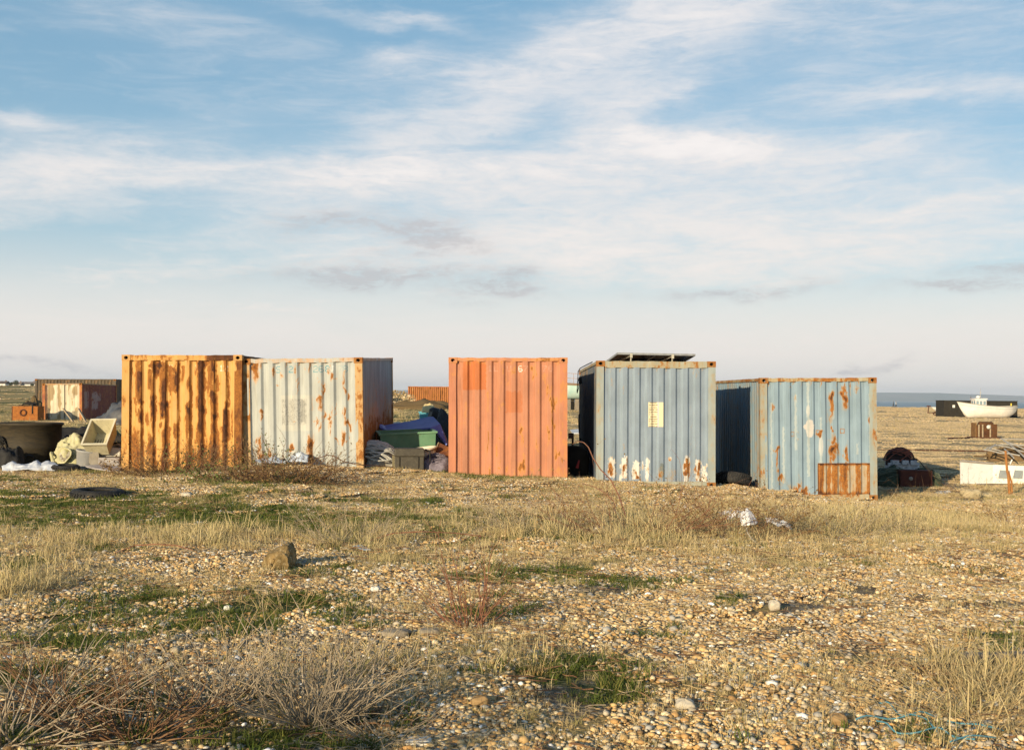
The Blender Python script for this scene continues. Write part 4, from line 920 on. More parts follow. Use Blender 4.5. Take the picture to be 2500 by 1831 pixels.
    # debris in front of the red container
    for k, (px, py, a, l, ang, lab) in enumerate([(168, 1031, .1, 1.5, -38, 'pale plank leaning out from between the cream doors of the red container'), (202, 1020, .1, 1.5, -42, 'grey plank propped at the right corner of the red container'), (120, 1030, .05, 1.3, 5, 'weathered plank lying on the ground before the red container\'s left door'), (150, 1036, .05, 1.0, -12, 'bleached plank on the ground in front of the cream doors')]):
        g0 = at(px, 60 if k > 1 else 64, .1+.25*(k < 2)); tag(MB().box(g0, (l, .16, .06), Matrix.Rotation(R(-ang if k < 2 else 0), 4, 'Y') @ Matrix.Rotation(R(ang), 4, 'Z')).build('plank', M_('bleached_wood', (.42, .33, .22), (.28, .21, .13), 10, .9, .4)), lab, 'plank', 'planks round the red container')
    heap('scrub_bush', 'dark scrub growing against the left end of the brown container', 'bush', at(86, 80), 1.2, .8, .9, M_('brown_scrub', (.09, .06, .03), (.16, .11, .05), 16, 1, .8), 12, .7)
left_junk()

# ------------------------------------------------------------------ junk between the white and the orange container
def mid_junk():
    netm = M_('pale_net', (.52, .49, .42), (.34, .33, .30), 26, .9, .9, (.55, .50, .40), .5)
    c = at(927, 24.6); t = thing('net_heap', 'pale grey heap of fishing net beside the dark trunk', 'fishing net', c)
    heap('net_pile', None, None, (0, 0, 0), .62, .55, .46, netm, 21, .5, 72, parent=t)
    mb = MB(); tangle(mb, Vector((-.12, -.12, .02)), .60, .55, .49, 60, .013, 11); mb.build('net_strands', M_('net_cord', (.62, .60, .54), (.40, .40, .37), 8, .8, .2), t)
    mb = MB(); tangle(mb, Vector((-.32, -.25, .0)), .25, .22, .36, 14, .010, 13); mb.build('rope_loops', M_('green_grey_rope', (.20, .26, .26), (.34, .36, .33), 8, .8, .2), t)
    MB().lathe([(0, .05), (.06, .04), (.075, 0), (.05, -.04)], 14, Matrix.Translation((-.34, -.44, .24))).build('net_float', M_('brown_float', (.30, .10, .05), (.22, .08, .04), 8, .5, .1), t, True)
    # dark trunk
    tm = M_('trunk_plastic', (.048, .041, .030), (.072, .062, .044), 7, .6, .2, (.15, .13, .09), .3)
    c = at(1001, 23.9); t = thing('storage_trunk', 'dark brown lidded storage trunk standing beside the pale net heap', 'trunk', c, R(6))
    MB().box((0, 0, .125), (.60, .42, .27)).build('trunk_body', tm, t, bevel=.015)
    mb = MB(); mb.box((0, 0, .345), (.645, .46, .165), None, .93); mb.build('trunk_lid', tm, t, bevel=.02)
    for s in (-.20, .19): MB().box((s, -.215, .13), (.014, .02, .25)).build('trunk_slot', hole_black, t)
    mb = MB(); mb.tube([Vector((.32, -.05, .40)), Vector((.42, -.07, .36)), Vector((.43, -.07, .14))], .016, 6); mb.build('trunk_handle', black_rubber, t)
    mb = MB(); mb.box((-.33, -.12, .14), (.05, .12, .30)); mb.build('trunk_end_rib', M_('trunk_edge', (.18, .15, .08), (.12, .10, .06), 8, .7, .2), t)
    # green tub
    gm = weathered('green_tub_plastic', (.105, .23, .135), (.14, .28, .17), 5, .55, .15, (.2, .22, .13), .3)
    a, b = P(924, 1059, 25.0), P(1062, 1053, 25.25)
    O = (a+b)/2+Vector((-.06, .42, .015)); open_box('fish_tub', 'large green insulated fish tub half in shade', 'tub', O, b-a, Vector((-.14, 1, .05)), Vector((0, 0, 1)), (b-a).length*.99, .85, .62, (gm, M_('green_rim', (.13, .28, .16), (.17, .32, .20), 5, .5, .1)), .93, .04, .03)
    # blue sheet thrown over behind it
    bm_ = M_('blue_plastic', (.085, .125, .45), (.13, .17, .52), 4, .5, .15, (.12, .12, .22), .3)
    pts = [P(922, 1034, 26.9), P(928, 1046, 26.3), P(938, 1040, 26.9), P(945, 1052, 26.1), P(1000, 1030, 27.0), P(1000, 1050, 26.0), P(1046, 1019, 27.2), P(1048, 1046, 26.0), P(1058, 1019, 27.1), P(1074, 1037, 26.2), P(1090, 1086, 25.6), P(1098, 1090, 26.2), P(1066, 1056, 25.7)]
    slab_sheet('blue_cover', 'blue plastic cover draped behind and over the green fish tub', 'cover', pts, [(0, 2, 3, 1), (2, 4, 5, 3), (4, 6, 7, 5), (6, 8, 9, 7), (9, 8, 11, 10), (7, 9, 10, 12)], bm_, .035)
    # cream tub in front of the green one
    cm = M_('ivory_plastic', (.60, .54, .42), (.50, .46, .36), 5, .5, .1)
    c = at(1034, 24.5); t = thing('plastic_basin', 'ivory plastic basin with a rolled rim in front of the green fish tub', 'basin', c)
    M = Matrix.Translation((0, .05, .10)) @ Matrix.Rotation(R(-9), 4, 'Y') @ Matrix.Rotation(R(4), 4, 'X')
    MB().lathe([(.0, 0), (.22, 0), (.25, .03), (.285, .28), (.26, .28), (.23, .04), (0, .02)], 36, M, sx=1.1).build('basin_bowl', cm, t, True)
    MB().lathe([(.28, .275), (.31, .27), (.325, .30), (.30, .32), (.27, .31), (.28, .275)], 36, M, sx=1.1).build('basin_rim', M_('ivory_rim', (.66, .60, .46), (.58, .52, .4), 5, .5, .1), t, True)
    # rusty sheet leaning on the orange container
    slab_sheet('rusty_plate', 'rusty orange brown plate leaning on the left side of the salmon orange container', 'plate', [P(1071, 1081, 25.0), P(1099, 1094, 24.6), P(1099, 1118, 24.3), P(1054, 1120, 24.4)], [(0, 1, 2, 3)], M_('plate_rust', (.24, .085, .02), (.11, .04, .02), 4, .8, .4, (.04, .02, .015), .6), .03)
    tag(MB().tube([P(1071, 1081, 24.95), P(1054, 1121, 24.3)], .018, 6).build('pale_batten', M_('bleached_wood', (.42, .33, .22), (.28, .21, .13), 10, .9, .4)), 'thin pale batten along the edge of the rusty orange brown plate', 'batten')
    # purple grey nets in shade
    c = at(1067, 24.2); t = thing('net_heap', 'purplish grey bundle of netting in shade against the salmon orange container', 'fishing net', c)
    pm = M_('mauve_net', (.15, .13, .16), (.24, .21, .25), 24, .95, .9)
    heap('net_pile', None, None, (0, 0, 0), .34, .3, .30, pm, 31, .5, parent=t); mb = MB(); tangle(mb, Vector((0, 0, 0)), .34, .3, .33, 26, .007, 17); mb.build('net_strands', pm, t)
    # black crate tilted, turquoise crate, yellow float
    bk = M_('black_crate_plastic', (.018, .017, .019), (.03, .028, .03), 6, .55, .2)
    c = P(1067, 1020, 33.6); t = thing('black_crate', 'black plastic crate tilted on the pile behind the blue cover', 'crate', c)
    M = Matrix.Rotation(R(12), 4, 'Y') @ Matrix.Rotation(R(20), 4, 'Z')
    MB().box((0, 0, -.02), (.50, .40, .42), M, .92).build('crate_body', bk, t, bevel=.015)
    MB().lathe([(0, .10), (.10, .09), (.17, .04), (.19, 0), (.17, -.04)], 20, Matrix.Translation((-.05, -.02, .20)) @ M).build('crate_bundle', bk, t, True)
    mb = MB(); mb.tube([M @ Vector((-.16, -.10, .19)), M @ Vector((0, -.18, .21)), M @ Vector((.12, -.1, .19))], .01, 5); mb.build('crate_strap', grey_steel, t)
    c = at(1080, 33.0, 0); heap('black_bin_bag', 'black bin bag under the tilted black crate', 'bag', c, .5, .4, 1.0, bk, 41, .4)
    tq = M_('turquoise_plastic', (.10, .36, .46), (.14, .42, .52), 6, .5, .1)
    c = P(1037, 1015, 34.6); zg = gz(c.x, c.y)
    open_box('turquoise_crate', 'turquoise stacking crate behind the left end of the tilted black crate', 'crate', P(1037, 1005, 34.6), Vector((1, .1, .03)), Vector((0, 1, 0)), Vector((0, 0, 1)), .34, .34, .29, (tq, tq), .9, .02, .02)
    heap('net_heap', 'low dark mound carrying the turquoise crate', 'fishing net', Vector((c.x+.2, c.y, zg)), .55, .5, max(.1, c.z-zg-.10), M_('dark_net', (.05, .042, .028), (.11, .09, .05), 14, .95, .6), 44, .3)
    o = heap('yellow_float', 'pale yellow float bag on top beside the tilted black crate', 'float', P(1047, 1003, 34.0), .20, .16, .22, M_('yellow_float_vinyl', (.68, .54, .27), (.60, .46, .22), 5, .5, .15), 46, .22)
    # things behind the white container
    c = at(958, 33.0); tag(MB().box(c+Vector((0, 0, .22)), (.52, .36, .40)).build('plastic_box', M_('tan_box', (.42, .33, .20), (.32, .25, .15), 6, .7, .2), bevel=.02), 'tan plastic box just behind the rear corner of the white grey container', 'box')
    o = heap('rag_bundle', 'white and blue rag bundle lying on the tan plastic box', 'rags', c+Vector((.04, 0, .42)), .28, .2, .15, M_('white_blue_rag', (.58, .60, .62), (.12, .22, .48), 5, .8, .4), 52, .5)
    slab_sheet('pale_sheet', 'pale sheet lying at the foot of the tan plastic box', 'sheet', [P(944, 1032, 32), P(976, 1030, 32.4), P(982, 1037, 31), P(944, 1042, 30.5)], [(0, 1, 2, 3)], M_('pale_canvas', (.55, .49, .38), (.46, .41, .31), 5, .9, .3), .02)
    # blue white sheet at the foot of the white container
    bw = M_('bluish_sheet', (.42, .50, .62), (.55, .60, .66), 6, .55, .2)
    pts = []; cols = [(618, 1126, 1130), (650, 1120, 1130), (672, 1115, 1129), (690, 1124, 1130), (712, 1112, 1129), (735, 1104, 1126), (752, 1112, 1126)]
    for px, a, b in cols: pts += [P(px, a, 23.3), P(px, (a+b)/2, 23.1), P(px, b, 22.95)]
    slab_sheet('plastic_sheet', 'bluish white plastic sheet bunched at the foot of the white grey container', 'plastic sheet', pts, [(3*k+j, 3*k+3+j, 3*k+4+j, 3*k+1+j) for k in range(len(cols)-1) for j in range(2)], bw, .012, sub=3, wob=.14)
    mb = MB(); mb.tube([P(778, 1118, 23.0), P(800, 1111, 22.9), P(815, 1113, 22.85), P(838, 1126, 22.7), P(870, 1134, 22.6), P(905, 1136, 22.9), P(960, 1140, 23.2)], .009, 5); tag(mb.build('wire', dark_rust), 'loose dark wire looping past the white grey container\'s right foot', 'wire')
mid_junk()

# ------------------------------------------------------------------ junk in the narrow gaps
def gap_junk():
    c = at(1401, 24.8); t = thing('plastic_tank', 'black domed tank in the dark gap between the salmon orange and slate blue containers', 'tank', c)
    MB().lathe([(.30, 0), (.33, .1), (.34, .35), (.30, .52), (.18, .62), (0, .64)], 30).build('tank_shell', hole_black, t, True)
    mb = MB(); mb.tube([c+Vector((.06, -.36, .18)), c+Vector((.10, -.40, .34))], [.035, .015], 7); tag(mb.build('red_float', M_('red_float_plastic', (.45, .05, .06), (.35, .05, .05), 6, .5, .1)), 'small red float in front of the black domed tank', 'float')
    c = at(1399, 33); mb = MB(); mb.tube([c, c+Vector((.0, 0, .62))], .035, 6); mb.box(c+Vector((-.05, 0, .55)), (.16, .1, .16)); tag(mb.build('mooring_post', dark_rust), 'dark short post seen through the gap left of the slate blue container', 'post')
    slab_sheet('white_board', 'white board lying on the shingle beyond the narrow gap', 'board', [P(1392, 1050, 40), P(1414, 1048, 40), P(1414, 1058, 37), P(1398, 1058, 37)], [(0, 1, 2, 3)], white_plastic, .03)
    tyre('worn tyre lying in shade between the slate blue and light blue containers', at(1792, 24.4, .13), .37, .22, (R(-13), R(7), 0), .56)
gap_junk()
tyre('wide tyre half sunk in the green grass on the left', at(243, 17.6, -.02), .40, .25, (R(1), R(1.5), 0), .62)

# ------------------------------------------------------------------ boats
def hull_mesh(L, beam, D, bow_rise, stern_rise, n=28, m=10, full=1.0, transom=False, drop=.0):
    """hull along +x from bow (0) to stern (L); D depth amidships"""
    V = []
    for i in range(n):
        f = i/(n-1); s = 1-abs(2*f-1)
        b = beam/2*(math.sin(min(1, f*2.2)*math.pi/2)**.75)*(1-.92*max(0, (f-.62)/.38)**2.4)
        sheer = D+bow_rise*(1-f)**2.2*1.0+stern_rise*f**2.5
        keel = .02+(.55*D*max(0, (f-.75)/.25)**2)+(.55*D*max(0, (.10-f)/.10)**2)
        rake = -.0*f
        for j in range(m):
            g = j/(m-1); th = g*math.pi/2
            w = b*math.sin(th)**.62; z = keel+(sheer-keel)*(1-math.cos(th))**.85
            xo = f*L+(1-f)**3*(-.12*L)*(g)+(f**3)*.05*L*g
            V.append((xo, w, z))
    Q = [(i*m+j, (i+1)*m+j, (i+1)*m+j+1, i*m+j+1) for i in range(n-1) for j in range(m-1)]
    k = len(V); V += [(x, -y, z) for x, y, z in V]
    Q += [(a+k, d+k, c+k, b+k) for a, b, c, d in Q]
    sh = [V[i*m+m-1] for i in range(n)]
    return V, Q, sh
def white_boat():
    Y = 148; c = at(2352, Y, .0); t = thing('fishing_boat', 'white wooden fishing boat with a small wheelhouse, drawn up on the shingle', 'boat', c, R(4))
    hm = weathered('white_hull', (.74, .70, .64), (.62, .59, .54), 1.2, .55, .1, (.48, .42, .34), .3)
    V, Q, sh = hull_mesh(6.9, 2.5, 1.35, .72, .28)
    MB().add(V, Q).build('hull', hm, t, True)
    g = MB(); g.tube([Vector((x, y*1.01, z)) for x, y, z in sh], .055, 5); g.tube([Vector((x, -y*1.01, z)) for x, y, z in sh], .055, 5); g.build('gunwale', M_('grey_gunwale', (.44, .40, .34), (.36, .33, .28), 3, .7, .1), t)
    g = MB(); g.tube([Vector((x, -y*1.0-.015, z-.28)) for x, y, z in sh[1:-1]], .028, 5); g.build('rubbing_strake', M_('pale_strake', (.58, .54, .48), (.5, .47, .42), 3, .7, .1), t)
    d = MB(); n = len(sh); d.add([Vector((x, y*.98, z-.28)) for x, y, z in sh]+[Vector((x, -y*.98, z-.28)) for x, y, z in sh], [(i, i+1, n+i+1, n+i) for i in range(n-1)]); d.build('deck', M_('deck_paint', (.40, .36, .30), (.3, .27, .22), 3, .8, .1), t)
    k = MB(); k.box((3.4, 0, .05), (5.2, .12, .14)); k.build('keel', M_('keel_paint', (.56, .52, .44), (.45, .42, .35), 3, .7, .1), t)
    wh = weathered('wheelhouse_paint', (.76, .72, .68), (.68, .64, .60), 2, .5, .1)
    x0, x1, yb, z0, z1 = 1.35, 2.75, .62, 1.30, 2.42
    w = MB(); fr = .10
    def wall(p, q):       # wall with window openings between sill and head
        p, q = Vector(p), Vector(q); L = (q-p).length; dr = (q-p).normalized(); k = 3 if L > 1.3 else 2; ph = L/k
        sill, head = .42, .92; nrm = dr.cross(Vector((0, 0, 1)))*.03
        def pc(a, b, c_, e): w.prism([p+dr*a+Vector((0, 0, c_)), p+dr*b+Vector((0, 0, c_)), p+dr*b+Vector((0, 0, e)), p+dr*a+Vector((0, 0, e))], -nrm, nrm)
        pc(0, L, 0, sill); pc(0, L, head, z1-z0)
        for i in range(k+1): pc(max(0, i*ph-.06), min(L, i*ph+.06), sill+.001, head-.001)
        for i in range(k):
            o = MB().prism([p+dr*(i*ph+.06)+Vector((0, 0, sill)), p+dr*((i+1)*ph-.06)+Vector((0, 0, sill)), p+dr*((i+1)*ph-.06)+Vector((0, 0, head)), p+dr*(i*ph+.06)+Vector((0, 0, head))], -nrm*.2, nrm*.2).build('window', glass, body)
    body = bpy.data.objects.new('wheelhouse', bpy.data.meshes.new('wheelhouse')); body.parent = t; COL.objects.link(body)
    glass = M_('boat_glass', (.20, .27, .31), (.26, .33, .36), 2, .15, .02)
    for p, q in (((x0, -yb, z0), (x1, -yb, z0)), ((x1, -yb, z0), (x1, yb, z0)), ((x1, yb, z0), (x0, yb, z0)), ((x0, yb, z0), (x0, -yb, z0))): wall(p, q)
    body.data.from_pydata([tuple(v) for v in w.v], [], w.f); body.data.materials.append(wh)
    MB().box((2.05, 0, z1+.07), (1.75, 1.5, .13), None, .92).build('wheelhouse_roof', wh, t, bevel=.02)
    mb = MB(); mb.tube([(2.25, 0, z1+.1), (2.27, 0, z1+1.0), (2.29, 0, z1+1.45)], [.05, .03, .01], 6); mb.box((2.27, 0, z1+.85), (.16, .05, .10)); mb.build('mast', M_('grey_mast', (.42, .40, .36), (.34, .32, .3), 3, .6, .1), t)
    MB().lathe([(0, 0), (.22, .02), (.30, .12), (.28, .22), (.14, .32), (0, .34)], 20, Matrix.Translation((1.95, -.05, z1+.15))).build('radar_dome', wh, t, True)
    mb = MB(); mb.tube([(.95, 0, 1.5), (1.0, 0, 2.9)], [.03, .012], 5); mb.box((.99, 0, 2.6), (.10, .04, .08)); mb.tube([(.95, 0, 2.0), (1.5, 0, 2.0)], .012, 4); mb.build('signal_pole', dark_rust, t)
    mb = MB(); mb.box((.75, .05, 1.80), (.9, .6, .14), Matrix.Rotation(R(9), 4, 'Y')); mb.box((1.1, -.3, 1.68), (.4, .2, .16)); mb.build('deck_gear', M_('red_gear', (.50, .13, .06), (.38, .10, .06), 4, .7, .2), t)
    mb = MB(); mb.tube([(6.2, -.35, 1.25), (6.2, -.35, 1.95)], .09, 7); mb.build('fender', M_('yellow_fender', (.68, .52, .06), (.55, .42, .06), 3, .6, .1), t)
    mb = MB()
    for x in (1.2, 3.0, 4.8, 6.1): mb.box((x, 0, -.02), (.22, 1.7, .2))
    for x, h in ((5.5, .5), (5.9, .6)): mb.tube([(x, -.5, 0), (x-.1, -.2, h)], .06, 5)
    mb.build('cradle_timbers', wood_grey, t)
    # registration smudges on the bow
    mb = MB()
    for k, (x, z) in enumerate(((.50, 1.62), (.62, 1.60), (.95, 1.50), (1.08, 1.49), (1.22, 1.48), (1.36, 1.47))): mb.box((x, -.62-.10*k, z), (.07, .3, .16))
def black_shed():
    Y = 154; a, b = at(2305, Y), at(2484, Y); c = (a+b)/2; L = (b-a).length; h = 2.15
    t = thing('black_shed', 'long low black tarred store behind the white fishing boat', 'shed', c)
    tar = M_('tarred_wood', (.020, .017, .013), (.032, .027, .02), 3, .85, .3)
    MB().box((0, 1.5, h/2-.3), (L, 3, h+.6)).build('shed_wall', tar, t); MB().box((0, 1.5, h+.03), (L+.1, 3.1, .07)).build('shed_roof', tar, t)
    MB().box((-L/2+1.28, -.02, 1.42), (.32, .04, .36)).build('sign_plate', M_('white_sign', (.74, .72, .64), (.68, .66, .6), 3, .6, .1), t)
def small_boat():
    c = at(2286, 165, .25); t = thing('small_boat', 'small white cabin boat on a trailer, half hidden behind the black store', 'boat', c)
    V, Q, sh = hull_mesh(4.2, 1.7, .55, .2, .1, 16, 7); MB().add([(x-.2, y, z+.25) for x, y, z in V], Q).build('hull', M_('small_hull', (.70, .68, .64), (.6, .58, .55), 3, .5, .1), t, True)
    mb = MB(); mb.prism([Vector((.1, 0, .80)), Vector((3, 0, .80)), Vector((3, 0, 1.75)), Vector((.75, 0, 1.75)), Vector((.5, 0, 1.62))], Vector((0, -.7, 0)), Vector((0, .7, 0))); mb.build('cabin', M_('small_cabin', (.74, .72, .68), (.66, .64, .6), 3, .5, .1), t)
    mb = MB(); mb.prism([Vector((.30, 0, .92)), Vector((2.6, 0, .92)), Vector((2.6, 0, 1.55)), Vector((.62, 0, 1.50))], Vector((0, -.73, 0)), Vector((0, -.705, 0))); mb.build('cabin_window', M_('blue_glass', (.03, .05, .12), (.05, .08, .16), 3, .2, .02), t)
    mb = MB(); mb.tube([(-1.3, 0, .15), (.3, 0, .12), (3, 0, .12)], .06, 5); mb.lathe([(.15, -.07), (.28, -.08), (.28, .08), (.15, .07)], 16, Matrix.Translation((-.4, -.6, .05)) @ Matrix.Rotation(R(90), 4, 'X')); mb.tube([(-1.2, 0, .1), (-1.1, 0, 1.0)], .07, 6); mb.box((-1.1, 0, 1.1), (.55, .2, .16)); mb.build('boat_trailer', dark_rust, t)
def turquoise_boat():
    c = at(1352, 96, .95); t = thing('beached_boat', 'pale turquoise boat hull propped on timbers, glimpsed through the narrow gap', 'boat', c)
    V, Q, sh = hull_mesh(7.5, 2.6, 1.0, .35, .25); MB().add(V, Q).build('hull', weathered('turquoise_hull', (.30, .46, .44), (.42, .54, .50), 1.5, .6, .1, (.5, .5, .42), .4), t, True)
    g = MB(); g.tube([Vector((x, -y*1.01, z+.06)) for x, y, z in sh], .10, 5); g.tube([Vector((x, y*1.01, z+.06)) for x, y, z in sh], .10, 5); g.build('gunwale', M_('brown_gunwale', (.26, .18, .12), (.2, .14, .1), 4, .8, .2), t)
    r = MB()
    for z in (.55, .95): r.tube([Vector((x, -y*.95, zz+z)) for x, y, zz in sh[4:-2]], .022, 5)
    for x, y, z in sh[4:-2:3]: r.tube([Vector((x, -y*.95, z)), Vector((x, -y*.95, z+.95))], .02, 5)
    r.build('guard_rail', M_('pink_rail', (.42, .30, .26), (.34, .24, .2), 4, .6, .1), t)
    p = MB()
    for x in (1.2, 1.9, 2.6, 4.6): p.box((x, -.55, -.42), (.32, .5, .9)); p.box((x+.4, .5, -.42), (.3, .4, .9))
    p.build('prop_timbers', wood_grey, t)
white_boat(); black_shed(); small_boat(); turquoise_boat()

# ------------------------------------------------------------------ things on the shingle at the right
def right_junk():
    Y = 60; c = at(2402, Y); t = thing('beach_winch', 'rusty iron winch standing alone on the open shingle', 'winch', c); t.scale = (.86, .86, .86)
    r1 = M_('winch_rust', (.13, .055, .02), (.07, .032, .014), 5, .85, .4, (.05, .03, .02), .6)
    MB().box((-.12, 0, .46), (1.05, .6, .72), None, .96).build('winch_case', r1, t, bevel=.03)
    MB().box((-.62, -.02, .50), (.06, .7, .92)).build('winch_cheek', M_('rust_pale', (.22, .12, .045), (.14, .065, .025), 5, .85, .3), t); MB().box((.46, -.02, .46), (.40, .7, .86)).build('winch_cheek', r1, t)
    mb = MB()
    for x in (-.45, -.22, .24): mb.box((x, -.36, .45), (.07, .06, .82))
    mb.build('winch_posts', M_('bleached_wood', (.42, .33, .22), (.28, .21, .13), 10, .9, .4), t)
    MB().lathe([(0, -.42), (.20, -.42), (.24, -.36), (.24, .36), (.20, .42), (0, .42)], 22, Matrix.Translation((.10, 0, .80)) @ Matrix.Rotation(R(90), 4, 'Y')).build('winch_drum', r1, t, True)
    MB().lathe([(0, 0), (.10, .0), (.13, .05), (.10, .1), (0, .11)], 16, Matrix.Translation((.10, -.42, .72)) @ Matrix.Rotation(R(90), 4, 'X')).build('drum_cap', M_('chalk_white', (.72, .68, .6), (.6, .56, .5), 5, .7, .2), t, True)
    MB().box((0, 0, .05), (1.7, .9, .12)).build('winch_skid', dark_rust, t)
    mb = MB()
    for z in (.26, .36, .46): mb.box((.02, -.32, z), (.42, .05, .045))
    mb.build('cable_turns', dark_rust, t)
    # long cable over the shingle
    mb = MB(); pts = [G(px, py)+Vector((0, 0, .02)) for px, py in [(2143, 1100), (2200, 1099), (2240, 1100.5), (2300, 1101), (2350, 1102), (2400, 1102.5), (2440, 1103)]]
    mb.tube(pts, .03, 5); tag(mb.build('steel_cable', dark_rust), 'long rusty cable stretched along the shingle behind the light blue container', 'cable')
    mb = MB(); mb.tube([G(px, py)+Vector((0, 0, .03)) for px, py in [(2315, 1072), (2350, 1071), (2390, 1069)]], .04, 5); tag(mb.build('steel_cable', dark_rust), 'short dark cable leading to the rusty iron winch', 'cable')
    # lattice of bent metal frames
    c = at(2455, 34); t = thing('metal_frames', 'collapsed tangle of grey metal tubes on the shingle at the right edge', 'frame')
    pm = M_('galvanised_tube', (.40, .38, .34), (.30, .28, .25), 7, .5, .1, (.25, .15, .08), .4)
    segs = [((2402, 1098), (2445, 1085)), ((2445, 1085), (2505, 1088)), ((2402, 1098), (2440, 1106)), ((2440, 1106), (2490, 1112)), ((2445, 1071), (2500, 1114)), ((2440, 1072), (2510, 1074)), ((2432, 1086), (2500, 1103)), ((2410, 1093), (2470, 1110)), ((2452, 1096), (2475, 1118)), ((2455, 1078), (2502, 1097)), ((2415, 1100), (2430, 1085)), ((2470, 1088), (2505, 1120))]
    c0 = P(2455, 1100, 36); t.location = c0
    for k, (a, b) in enumerate(segs):
        ya, yb = 37.5-(a[1]-1071)*.045, 37.5-(b[1]-1071)*.045
        MB().tube([P(*a, ya)-c0, (P(*a, ya)+P(*b, yb))/2-c0+Vector((0, 0, .02)), P(*b, yb)-c0], .022, 6).build('frame_tube', pm, t)
    heap('net_heap', 'brown net pile under the collapsed metal tubes at the right edge', 'fishing net', at(2492, 37.6), 1.2, .7, .42, M_('brown_net', (.14, .085, .04), (.20, .13, .06), 18, .95, .7), 61, .5)
    # white hull panel: cab side with two windows
    a, b, d, e = P(2347, 1182, 30.3), P(2424, 1180, 30.5), P(2424, 1134, 30.5), P(2346, 1127, 30.3)
    f_, g_, h_, i_ = P(2424, 1180, 30.5), P(2530, 1182, 30.1), P(2530, 1139, 30.1), P(2424, 1134, 30.5)
    wm = weathered('white_gelcoat', (.72, .71, .68), (.64, .63, .60), 3, .6, .15, (.42, .37, .30), .35)
    t = thing('boat_cabin', 'broken white boat cabin lying on the ground at the right edge', 'boat cabin', (a+b)/2); o0 = (a+b)/2
    def wallp(name, q, mat, th, mats=None):
        n = (q[1]-q[0]).cross(q[3]-q[0]).normalized(); n = n if n.y > 0 else -n
        return MB().prism([p-o0 for p in q], Vector((0, 0, 0)), n*th).build(name, mat, t)
    wallp('cabin_end', (a, b, d, e), wm, .05); 
    w2 = wallp('cabin_side', (f_, g_, h_, i_), M_('white_gelcoat_bright', (.70, .68, .63), (.62, .6, .55), 3, .6, .1), .05)
    for x0, x1 in ((2438, 2464), (2474, 2496)):
        q = [P(x0, 1167, 30.5-(x0-2424)/106*.4-.03), P(x1, 1168, 30.5-(x1-2424)/106*.4-.03), P(x1+2, 1149, 30.5-(x1-2424)/106*.4-.03), P(x0+4, 1147.5, 30.5-(x0-2424)/106*.4-.03)]
        MB().prism([p-o0 for p in q], Vector((0, 0, 0)), Vector((0, .02, 0))).build('cabin_window', M_('dull_window', (.10, .13, .15), (.15, .16, .15), 4, .3, .05), t)
    back = Vector((.62, 1.5, -.03)); wallp('cabin_roof', (e, d, d+back, e+back), wm, .04)
    MB().tube([e-o0+Vector((-.03, -.02, .02)), d-o0+Vector((.03, -.02, .02))], .025, 6).build('cabin_edge', M_('weathered_trim', (.38, .33, .27), (.28, .24, .2), 6, .8, .2), t)
    MB().tube([P(2466, 1133, 31.2)-o0, P(2471, 1122, 31.2)-o0], .02, 6).build('cabin_stay', wm, t)
    # rusty post
    g0 = G(2465, 1207); mb = MB(); mb.tube([g0+Vector((.0, 0, -.05)), g0+Vector((-.03, 0, .42)), g0+Vector((-.06, .01, .58)), g0+Vector((-.09, .02, 1.02))], [.033, .033, .03, .026], 7); mb.tube([g0+Vector((.07, .02, -.05)), g0+Vector((.05, .02, .3)), g0+Vector((-.02, .0, .52))], .02, 6)
    tag(mb.build('rusty_post', M_('post_rust', (.40, .18, .05), (.27, .11, .035), 7, .8, .3)), 'bent rusty post in front of the broken white boat cabin', 'post')
    # the heap beside the light blue container
    Y = 29.7
    c = at(2218, Y, .0); t = thing('net_heap', 'dark green net heap bulging out round the rusty fuel box', 'fishing net', c)
    gm = M_('green_net', (.035, .055, .035), (.07, .085, .05), 22, .95, .9)
    heap('net_pile', None, None, (-.40, .1, 0), .52, .45, .45, gm, 71, .4, parent=t); heap('net_pile', None, None, (.45, .1, 0), .40, .42, .44, gm, 73, .4, parent=t)
    mb = MB(); tangle(mb, Vector((-.40, 0, 0)), .5, .42, .48, 16, .010, 21); tangle(mb, Vector((.45, 0, 0)), .4, .42, .46, 12, .010, 22); mb.build('net_strands', M_('net_green_cord', (.10, .13, .09), (.15, .16, .11), 8, .9, .2), t)
    c = at(2232, 29.4); t = thing('fuel_box', 'dark red rusty steel box with a round cap, beside the light blue container', 'box', c, R(-3))
    MB().box((0, 0, .20), (.80, .42, .46)).build('box_shell', M_('dark_red_rust', (.070, .020, .014), (.11, .03, .018), 6, .8, .3, (.05, .02, .012), .6), t, bevel=.015)
    MB().lathe([(0, .03), (.045, .03), (.055, 0)], 16, Matrix.Translation((-.14, -.205, .22)) @ Matrix.Rotation(R(90), 4, 'X')).build('filler_cap', M_('dull_zinc', (.36, .30, .24), (.26, .21, .17), 8, .5, .1), t, True)
    MB().box((.12, -.204, .2), (.012, .01, .40)).build('box_seam', dark_rust, t)
    c = at(2203, 30.0, .28); t = thing('engine_block', 'grimy white engine block perched behind the dark red box', 'engine', c)
    em = M_('grimy_white', (.58, .58, .60), (.40, .40, .42), 6, .7, .4, (.05, .04, .035), .7)
    MB().box((0, 0, .17), (.78, .4, .26)).build('engine_case', em, t, bevel=.02); mb = MB()
    for x in (-.25, 0, .22): mb.box((x, -.16, .31), (.17, .22, .12))
    mb.tube([(-.4, -.2, .12), (-.2, -.24, .02), (.1, -.24, .1), (.36, -.22, .2)], .02, 6); mb.build('engine_heads', em, t, bevel=.01)
    MB().lathe([(0, .04), (.10, .04), (.11, 0)], 18, Matrix.Translation((-.20, -.20, .06)) @ Matrix.Rotation(R(90), 4, 'X')).build('engine_pulley', black_rubber, t)
